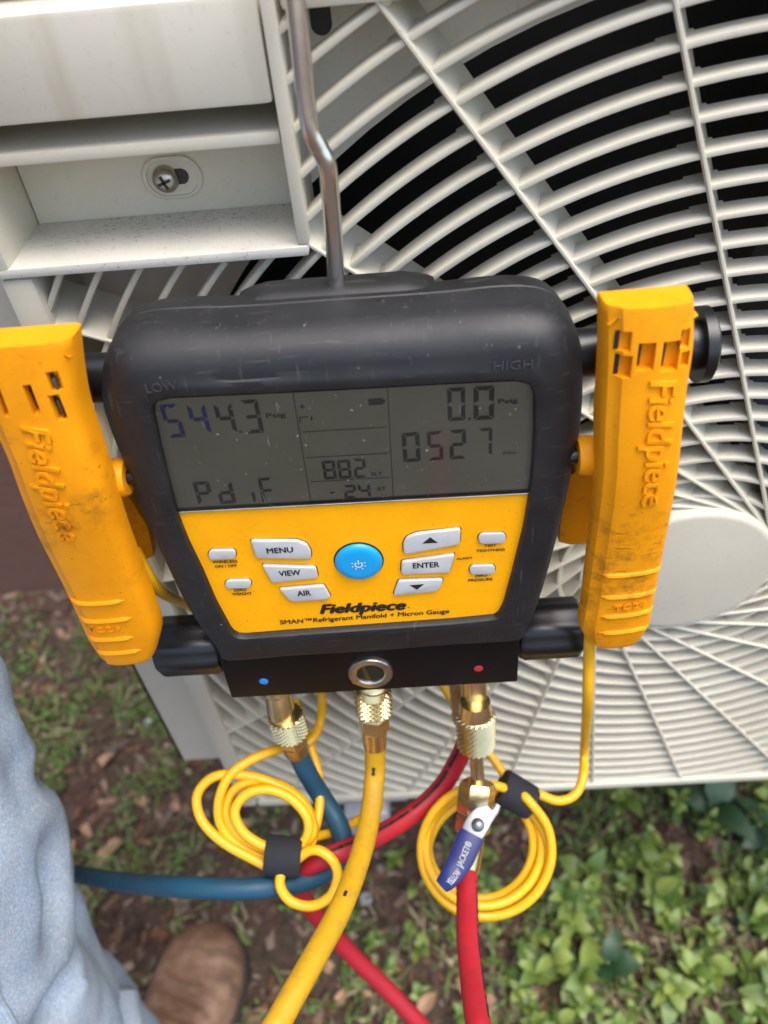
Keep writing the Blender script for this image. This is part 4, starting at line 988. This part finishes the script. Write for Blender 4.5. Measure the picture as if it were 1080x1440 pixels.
lr = leg([(-.362, -.150, .085), (-.348, -.145, .25), (-.322, -.150, .45), (-.304, -.148, .60), (-.305, -.120, .72), (-.318, -.085, .83), (-.35, -.10, .95)], [.082, .080, .080, .084, .092, .100, .115], 3)
mb.loft(lr)
mb.loft(leg([(-.60, -.33, .085), (-.58, -.31, .28), (-.56, -.27, .50), (-.52, -.20, .72), (-.48, -.14, .86), (-.44, -.11, .95)], [.080, .075, .080, .095, .110, .12], 9))
mb.loft([[Vector((-.40 + .19 * math.cos(a) * s_, -.11 + .125 * math.sin(a) * s_, z)) for a in [2 * math.pi * i / 32 for i in range(32)]] for z, s_ in ((.86, .70), (.90, .96), (.96, 1.02), (1.02, .98), (1.06, .95), (1.062, .6))])
jn = part('jeans', mb, 'denim', person, label='faded light blue denim with soft creases')
def face_idx(rings, i, px):      # ring vertex nearest to a photo column on the camera side
    best = None
    for j, p in enumerate(rings[i]):
        v = np.array(p) - CAM; dz = v @ CF; x = 540 + F_PX * (v @ CR) / dz
        if best is None or abs(x - px) + dz * 120 < best[0]: best = (abs(x - px) + dz * 120, j)
    return best[1]
js = face_idx(lr, len(lr) // 2, 40)
part('side_seam', seam(lr, js, 2, len(lr) - 10), 'denim', jn)
part('hem', MB().tube(lr[1] + [lr[1][0]], .0028, 8, 1), 'denim', jn)
# upper body, beside and above the picture: shirt over one skinned body
M['skin'] = plain('skin', (.42, .24, .165), .55, vscale=60, var=.06); M['shirt'] = plain('shirt_grey', (.16, .17, .19), .9, bscale=300, var=.1); M['hair'] = plain('hair_brown', (.035, .022, .014), .7, bscale=400, bstr=.6)
M['eye'] = plain('eye_dark', (.03, .02, .015), .2)
def skinned(name, nodes, edges, sub=2):
    me = bpy.data.meshes.new(name); me.from_pydata([n[0] for n in nodes], edges, []); o = bpy.data.objects.new(name, me); col.objects.link(o)
    bpy.context.view_layer.objects.active = o
    md = o.modifiers.new('skin', 'SKIN'); md.use_smooth_shade = True
    for i, n in enumerate(nodes): me.skin_vertices[0].data[i].radius = (n[1], n[2] if len(n) > 2 else n[1]); me.skin_vertices[0].data[i].use_root = (i == 0)
    sd2 = o.modifiers.new('sub', 'SUBSURF'); sd2.levels = sub; sd2.render_levels = sub
    bpy.context.view_layer.update()
    out = bpy.data.meshes.new_from_object(o.evaluated_get(bpy.context.evaluated_depsgraph_get())); bpy.data.objects.remove(o); bpy.data.meshes.remove(me); return out
nodes = [((-.40, -.12, 1.10), .11), ((-.40, -.13, 1.30), .12), ((-.40, -.15, 1.44), .085), ((-.40, -.15, 1.53), .056), ((-.40, -.13, 1.60), .055)]
edges = [(0, 1), (1, 2), (2, 3), (3, 4)]
def arm(pts):
    prev = 2
    for p, r in pts: nodes.append((p, r)); edges.append((prev, len(nodes) - 1)); prev = len(nodes) - 1
    return prev
for side, chain in ((1, [((-.27, -.16, 1.45), .060), ((-.20, -.18, 1.41), .056), ((-.165, -.30, 1.22), .043), ((-.145, -.345, 1.16), .040), ((-.20, -.30, 1.08), .034), ((-.255, -.245, 1.02), .027), ((-.270, -.225, .995), .030), ((-.278, -.215, .975), .026)]),
                    (-1, [((-.53, -.16, 1.45), .060), ((-.60, -.17, 1.41), .056), ((-.645, -.18, 1.22), .043), ((-.655, -.18, 1.14), .040), ((-.655, -.15, 1.02), .034), ((-.650, -.12, .90), .027), ((-.648, -.11, .865), .031), ((-.647, -.105, .835), .030)])):
    palm = arm(chain); c = Vector(nodes[palm][0]); c0 = Vector(nodes[palm - 1][0]); ax = (c - c0).normalized(); acr = Vector((0, 1, 0)) if side < 0 else Vector((.5, .6, .3)).normalized(); acr = (acr - ax * acr.dot(ax)).normalized(); nrm = ax.cross(acr) * (1 if side < 0 else -1)
    for k_, (of, ln) in enumerate(((-.026, .062), (-.009, .074), (.009, .080), (.026, .070))):
        b_ = c + acr * of; j = palm
        for t_, q_ in ((.004, 0), (ln * .45, .004), (ln * .8, .014), (ln, .026)): nodes.append((tuple(b_ + ax * t_ + nrm * q_), .0088 if t_ < ln * .7 else .0075)); edges.append((j, len(nodes) - 1)); j = len(nodes) - 1
    j = palm - 1
    for t_, q_ in ((.012, .028), (.036, .042), (.056, .046)): nodes.append((tuple(c0 + ax * t_ + acr * q_ + nrm * .008), .010)); edges.append((j, len(nodes) - 1)); j = len(nodes) - 1
bme = skinned('body', nodes, edges); mb = MB(); mb.add([v.co.copy() for v in bme.vertices], [tuple(p.vertices) for p in bme.polygons])
hc = Vector((-.40, -.115, 1.665))      # head: crown to chin about 23 cm, facing the unit and looking down
def headpt(a, z):      # z from -1 (chin) to 1 (crown)
    w_ = math.sqrt(max(0, 1 - abs(z) ** 2.3)); jaw = .80 + .20 * min(1, (z + 1) / .8); x = .076 * w_ * jaw * math.cos(a); y = .098 * w_ * math.sin(a) * (jaw if math.sin(a) > 0 else 1)
    if math.sin(a) > .2 and -.95 < z < -.2: y += .006 * math.sin((z + .95) / .75 * math.pi)
    if math.sin(a) > .75 and .0 < z < .22: y -= .006
    if math.sin(a) > .97 and -.35 < z < .1: y += .022 * (1 - abs((z + .22) / .3)) if z < .05 else 0
    if math.sin(a) > .9 and -.60 < z < -.48: y -= .004
    return Vector((x, y, z * .118))
tilt = Matrix.Rotation(R_(-25), 3, 'X')
mb.loft([[hc + tilt @ headpt(2 * math.pi * i / 48, -1 + 2 * (j + .03) / 34.06) for i in range(48)] for j in range(35)])
for s_ in (-1, 1): mb.loft([[hc + tilt @ Vector((s_ * (.070 + .012 * q), -.012 + .018 * math.cos(a) * sc2_, -.005 + .032 * math.sin(a) * sc2_)) for a in [2 * math.pi * i / 14 for i in range(14)]] for q, sc2_ in ((0, .7), (.6, 1), (1, .85), (1.1, .4))])
bd = part('body', mb, 'skin', person)
for s_ in (-1, 1):
    e_ = hc + tilt @ Vector((s_ * .031, .083, .012)); part('eye', MB().lathe(e_ - Vector((.0, .008, 0)), e_ + Vector((0, .006, -.002)), [(0, .002), (.3, .010), (.7, .010), (1, .003)], 14), 'eye', bd)
part('mouth', MB().tube([hc + tilt @ Vector((x_, .092 - x_ * x_ * 9, -.064)) for x_ in (-.024, -.012, 0, .012, .024)], .0028, 6, 3), 'hair', bd)
mb = MB(); mb.loft([[hc + tilt @ (headpt(2 * math.pi * i / 48, z_) * 1.055 + Vector((0, -.004, .004))) for i in range(48)] for z_ in (.42, .55, .68, .80, .90, .96, .99)])
mb.loft([[hc + tilt @ (headpt(math.pi * (1.02 + .96 * i / 24), z_) * 1.06) for i in range(25)] for z_ in (-.35, -.2, 0, .2, .45)], closed=False, cap=False)
part('hair', mb, 'hair', person)
def oval(cx, cy, z, rx, ry, n=40, seed=0): return [Vector((cx + rx * math.cos(a) * (1 + .03 * mn.noise(Vector((math.cos(a) * 2, math.sin(a) * 2, z * 7 + seed)))), cy + ry * math.sin(a) * (1 + .05 * mn.noise(Vector((math.cos(a) * 2, math.sin(a) * 2, z * 9 + 4 + seed)))), z)) for a in [2 * math.pi * i / n for i in range(n)]]
mb = MB(); mb.loft([oval(-.40, -.115, 1.00, .20, .135), oval(-.40, -.115, 1.06, .195, .135), oval(-.40, -.12, 1.16, .185, .130), oval(-.40, -.13, 1.28, .195, .132), oval(-.40, -.14, 1.38, .205, .125), oval(-.40, -.150, 1.45, .205, .115), oval(-.40, -.152, 1.50, .165, .105), oval(-.40, -.152, 1.525, .100, .085), oval(-.40, -.150, 1.535, .078, .072)], cap=False)
for sx_, el_ in ((-.245, (-.172, -.27, 1.27)), (-.555, (-.640, -.178, 1.27))):
    mb.tube([(sx_, -.155, 1.43), ((sx_ + el_[0]) / 2, (-.155 + el_[1]) / 2, 1.375), el_], .07, 20, 5, rad=lambda q: .078 - .016 * q)
part('shirt', mb, 'shirt', person, recalc=False)
def boot_part(toe, heel, seed):
    toe = Vector(toe); heel = Vector(heel); ax = (toe - heel); L = ax.length; ax.normalize(); sd_ = Vector((ax.y, -ax.x, 0))
    st_ = [(0.0, .030, .10), (.06, .038, .125), (.16, .041, .135), (.26, .041, .13), (.36, .041, .112), (.46, .044, .094), (.56, .049, .082), (.66, .0525, .075), (.76, .054, .071), (.85, .051, .067), (.92, .043, .060), (.97, .030, .048), (1.0, .012, .034)]
    sp = smooth([Vector(s_) for s_ in st_], 7); rings = []; srings = []
    for q, hw, hh in sp:
        c = heel + ax * (q * L); cv = .006 * math.sin(q * 3.2)      # slight inward curve
        ring = []
        for j in range(28):
            a = math.pi * (j / 27); x = math.cos(a); z = math.sin(a)
            X = abs(x) ** .72 * (1 if x > 0 else -1) * hw; Z = .020 + (hh - .020) * z ** .62
            cre = .0065 * math.sin(q * 95 + 2.2 * x + 1.5 * mn.noise(Vector((x * 2, q * 6, seed)))) * max(0, z - .25) * (1 if .50 < q < .80 else 0) * math.sin(max(0, min(1, (q - .50) / .30)) * math.pi)
            ring.append(c + sd_ * (X + cv) + Vector((0, 0, Z + cre + .0015 * mn.noise(Vector((X * 60, q * 20, Z * 60))))))
        rings.append(ring)
        srings.append([c + sd_ * (s_ * (hw + .006) + cv) + Vector((0, 0, z)) for s_, z in ((-1, .0), (1, .0), (1, .018), (.96, .021), (-.96, .021), (-1, .018))])
    up = part('boot', MB().loft(rings), 'leather', person, label='scuffed brown leather work boot')
    part('sole', MB().loft(srings), 'sole', up)
    for k_, q in enumerate((.36, .42, .48)):
        c = heel + ax * (q * L); hh = [s_ for s_ in sp if s_.x >= q][0]; pts = [c + sd_ * (s_ * .030 + .006 * math.sin(q * 3.2)) + Vector((0, 0, hh.z * (.99 - .10 * s_ * s_) + .001)) + ax * (.010 * s_) for s_ in (-1, -.5, 0, .5, 1)]
        part('lace', MB().tube(pts, .0022, 8, 4), 'lace', up)
boot_part((-.283, .062, 0), (-.378, -.235, 0), 1.0)
boot_part((-.60, -.10, 0), (-.60, -.40, 0), 4.0)

# ================================================================== VEGETATION AND LITTER
rg_ = random.Random(21)
def leaf_mesh(name, l, w_, bend, fold, n=5):
    mb = MB(); vs = []
    for i in range(n + 1):
        t = i / n; hw = w_ / 2 * math.sin(math.pi * t ** .85) ** .6 if 0 < t < 1 else 0.0004; z = bend * l * (t - t * t * 1.6); vs += [(-hw, t * l, z + fold * hw), (0, t * l, z), (hw, t * l, z + fold * hw)]
    mb.add(vs, [(3 * i + a, 3 * i + a + 1, 3 * i + a + 4, 3 * i + a + 3) for i in range(n) for a in (0, 1)])
    return mb.mesh(name, True, False)
LM = {}
for nm, mt in (('g', 'leaf'), ('d', 'leafdark')):
    LM[nm] = []
    for i, (l, w_, b, f) in enumerate(((.030, .017, .35, .35), (.040, .021, .5, .3), (.024, .015, .2, .4), (.034, .022, .6, .2), (.018, .014, .4, .2), (.026, .021, .5, .25))):
        me = leaf_mesh('leaf', l, w_, b, f); me.materials.append(M[mt]); LM[nm].append(me)
def plant(px, py, h, nl, kind, scale, label, group, seed):
    r = random.Random(seed); base_ = atz(px, py, .0); t = thing('weed', base_, label, 'weed', group)
    lean = Vector((r.uniform(-.3, .3), r.uniform(-.3, .3), 1)).normalized(); tip = lean * h
    part('stem', MB().tube([(0, 0, -.004), lean * h * .5 + Vector((r.uniform(-.004, .004), 0, 0)), tip], .0011 * max(.7, scale), 6, 4), 'stem', t, world=False)
    for i in range(nl):
        q = .25 + .75 * (i + .5) / nl; a = i * 2.4 + r.uniform(-.5, .5); p = lean * h * q
        el = R_(r.uniform(-5, 40) + 25 * q); s_ = scale * r.uniform(.7, 1.25) * (1.1 - .35 * q)
        me = r.choice(LM[kind]); o = bpy.data.objects.new('leaf', me); col.objects.link(o); o.parent = t
        o.matrix_local = Matrix.Translation(p) @ Matrix.Rotation(a, 4, 'Z') @ Matrix.Rotation(el, 4, 'X') @ Matrix.Rotation(r.uniform(-.5, .5), 4, 'Y') @ Matrix.Scale(s_, 4)
    return t
gA = 'small green weeds growing in the dirt in front of the unit'
LA = 'small leafy green weed in the dirt below the unit\'s grille'
sid = 100
for px, py in [(800 + x, y) for x, y in ()] + [(1110 - 370 * rg_.random() ** 1.2, rg_.uniform(1225, 1480)) for _ in range(84)] + [(rg_.uniform(850, 1110), rg_.uniform(1115, 1240)) for _ in range(24)]:
    sid += 1; hh_ = rg_.uniform(.02, .07); sc_ = rg_.choice((.35, .45, .55, .65, .8, 1.05))
    lb_ = '%s green weed with %s leaves, %s' % ('tall' if hh_ > .052 else 'mid-height' if hh_ > .036 else 'low', 'tiny' if sc_ < .5 else 'small' if sc_ < .7 else 'broad',
        'close under the grille\'s lower edge' if py < 1240 else 'beside the coiled cable and red hose' if px < 860 else 'in the thick weed patch before the unit')
    plant(px, py, hh_, rg_.randint(6, 13), 'g', sc_, lb_, gA, sid)
gB = 'sparse seedlings between the hoses'; LB = 'tiny sparse green seedling on bare dirt between the hanging hoses'
for px, py in [(rg_.uniform(480, 740), rg_.uniform(1180, 1460)) for _ in range(34)]:
    sid += 1; plant(px, py, rg_.uniform(.012, .03), rg_.randint(4, 7), 'g', rg_.uniform(.4, .7), LB, gB, sid)
for i, (px, py, s_, lb) in enumerate(((985, 1165, 2.3, 'broad dark green leaved weed under the grille\'s lower edge'), (1062, 1180, 2.0, 'dark glossy broad weed next to the broad one under the grille edge'), (845, 1358, 1.7, 'dark broad leaved weed among the pale green ones'))):
    plant(px, py, .05, 6, 'd', s_, lb, None, 500 + i)
def scatter(name, label, mat, items, cat_kind=True):
    mb = MB(); cols = []
    for (p, mat4, shape, c) in items:
        vs = [mat4 @ Vector(v) for v in shape[0]]; vs = [v + p for v in vs]; mb.add(vs, shape[1]); cols += [c] * len(vs)
    me = mb.mesh(name, False, False); ca = me.color_attributes.new('col', 'FLOAT_COLOR', 'POINT'); ca.data.foreach_set('color', [q for c in cols for q in (*c, 1)])
    me.materials.append(M[mat]); o = bpy.data.objects.new(name, me); col.objects.link(o); o['kind'] = 'stuff'; o['label'] = label; return o
def rotm(yaw, pitch, roll, sc): return Matrix.Rotation(yaw, 3, 'Z') @ Matrix.Rotation(pitch, 3, 'X') @ Matrix.Rotation(roll, 3, 'Y') @ Matrix.Scale(sc, 3)
chip = ([(-.5, -.18, 0), (.5, -.14, .02), (.45, .16, 0), (-.42, .2, .05), (-.5, -.18, -.1), (.5, -.14, -.1), (.45, .16, -.1), (-.42, .2, -.1)], [(0, 1, 2, 3), (0, 4, 5, 1), (1, 5, 6, 2), (2, 6, 7, 3), (3, 7, 4, 0)])
blade = ([(-.05, 0, 0), (.05, 0, 0), (.04, .6, .12), (-.04, .6, .12), (0, 1, .1)], [(0, 1, 2, 3), (3, 2, 4)])
rleaf = ([(0, 0, 0), (-.3, .35, .1), (0, .4, .02), (.3, .35, .1), (0, 1, .05)], [(0, 2, 1), (0, 3, 2), (1, 2, 4), (2, 3, 4)])
items = []; browns = [(.20, .12, .07), (.30, .20, .13), (.10, .055, .035), (.05, .028, .02), (.36, .27, .20), (.24, .11, .06), (.16, .13, .10)]
for _ in range(9000):
    x, y = rg_.uniform(-1.1, .75), rg_.uniform(-.25, .59); s_ = rg_.choice((.006, .008, .012, .018, .026)) * rg_.uniform(.6, 1.2)
    c = rg_.choice(browns); f = rg_.uniform(.6, 1.2)
    items.append((Vector((x, y, .003 + bank(y))), rotm(rg_.uniform(0, 6.3), rg_.gauss(0, .3), rg_.gauss(0, .3), s_), chip, tuple(v * f * .85 for v in c)))
scatter('leaf_litter', 'brown wood chips, twigs and dead leaf scraps scattered over the dirt', 'litter', items)
items = []
def cover_density(px, py):
    if px < 330 and py > 900: return max(0, 1 - abs((px - 150) / 170) ** 2) * (.62 if py < 1230 else .3)
    if px > 700: return .65
    return .40 if py > 1250 else .12
cnt = 0
for _ in range(80000):
    x, y = rg_.uniform(-1.1, .75), rg_.uniform(-.2, .59)
    v = np.array((x, y, 0)) - CAM; dz = v @ CF
    if dz < .1: continue
    px, py = 540 + F_PX * (v @ CR) / dz, 720 - F_PX * (v @ CU) / dz
    dens = cover_density(px, py) * max(0, min(1, .5 + 1.6 * mn.noise(Vector((x * 11, y * 11, 3)))))
    if rg_.random() > dens: continue
    g = rg_.random(); f = rg_.uniform(.6, 1.2)
    if g < .55: sh, s_, c = rleaf, rg_.uniform(.006, .015), (.10 * f, .19 * f, .03 * f)
    else: sh, s_, c = blade, rg_.uniform(.015, .035), (.15 * f, .20 * f, .05 * f)
    if rg_.random() < (.12 if py < 1270 else .4): c = (.30 * f, .25 * f, .14 * f)
    items.append((Vector((x, y, rg_.uniform(.002, .012) + bank(y))), rotm(rg_.uniform(0, 6.3), rg_.uniform(.0, .9), rg_.gauss(0, .3), s_), sh, c))
scatter('ground_cover', 'short green moss, clover and grass growing over the dirt', 'cover', items)
# a few pieces that can be told apart
for i, (px, py, s_) in enumerate(((513, 1264, .009), (210, 1015, .008), (655, 1300, .006))):
    bm = bmesh.new(); bmesh.ops.create_icosphere(bm, subdivisions=2, radius=s_)
    for v in bm.verts: v.co *= 1 + .25 * mn.noise(v.co * 90 + Vector((i, 0, 0))); v.co.z *= .6
    p = atz(px, py, .004); mb = MB().bm(bm, Matrix.Translation(p)); single('pebble', mb, 'bracket', 'small pale pebble lying on the brown dirt', 'pebble', 'pale pebbles on the dirt', loc=p)
k = NT('dead_leaf'); k.base(k.mix(k.noise(60, 4), (.30, .15, .08), (.42, .28, .17))); k.set(Roughness=.8); M['deadleaf'] = k.m
dl_m = leaf_mesh('dead_leaf', .034, .018, .7, .6); dl_m.materials.append(M['deadleaf'])
for i in range(22):
    px, py = rg_.choice(((rg_.uniform(80, 330), rg_.uniform(980, 1270)), (rg_.uniform(430, 760), rg_.uniform(1200, 1430)), (rg_.uniform(0, 150), rg_.uniform(900, 1000))))
    p = atz(px, py, .006); o = bpy.data.objects.new('dead_leaf', dl_m); col.objects.link(o); o.matrix_world = Matrix.Translation(p) @ Matrix.Rotation(rg_.uniform(0, 6.3), 4, 'Z') @ Matrix.Rotation(rg_.uniform(-.3, .3), 4, 'X') @ Matrix.Scale(rg_.uniform(.6, 1.1), 4)
    o['label'] = 'curled dry brown leaf lying on the dirt, ' + ('between the hanging hoses' if px > 400 else 'near the foot of the brown wall' if py < 1000 else 'between the boot and the unit'); o['category'] = 'leaf'; o['group'] = 'dry leaves on the dirt'
for o in bpy.data.objects:
    if '_w' in o: del o['_w']
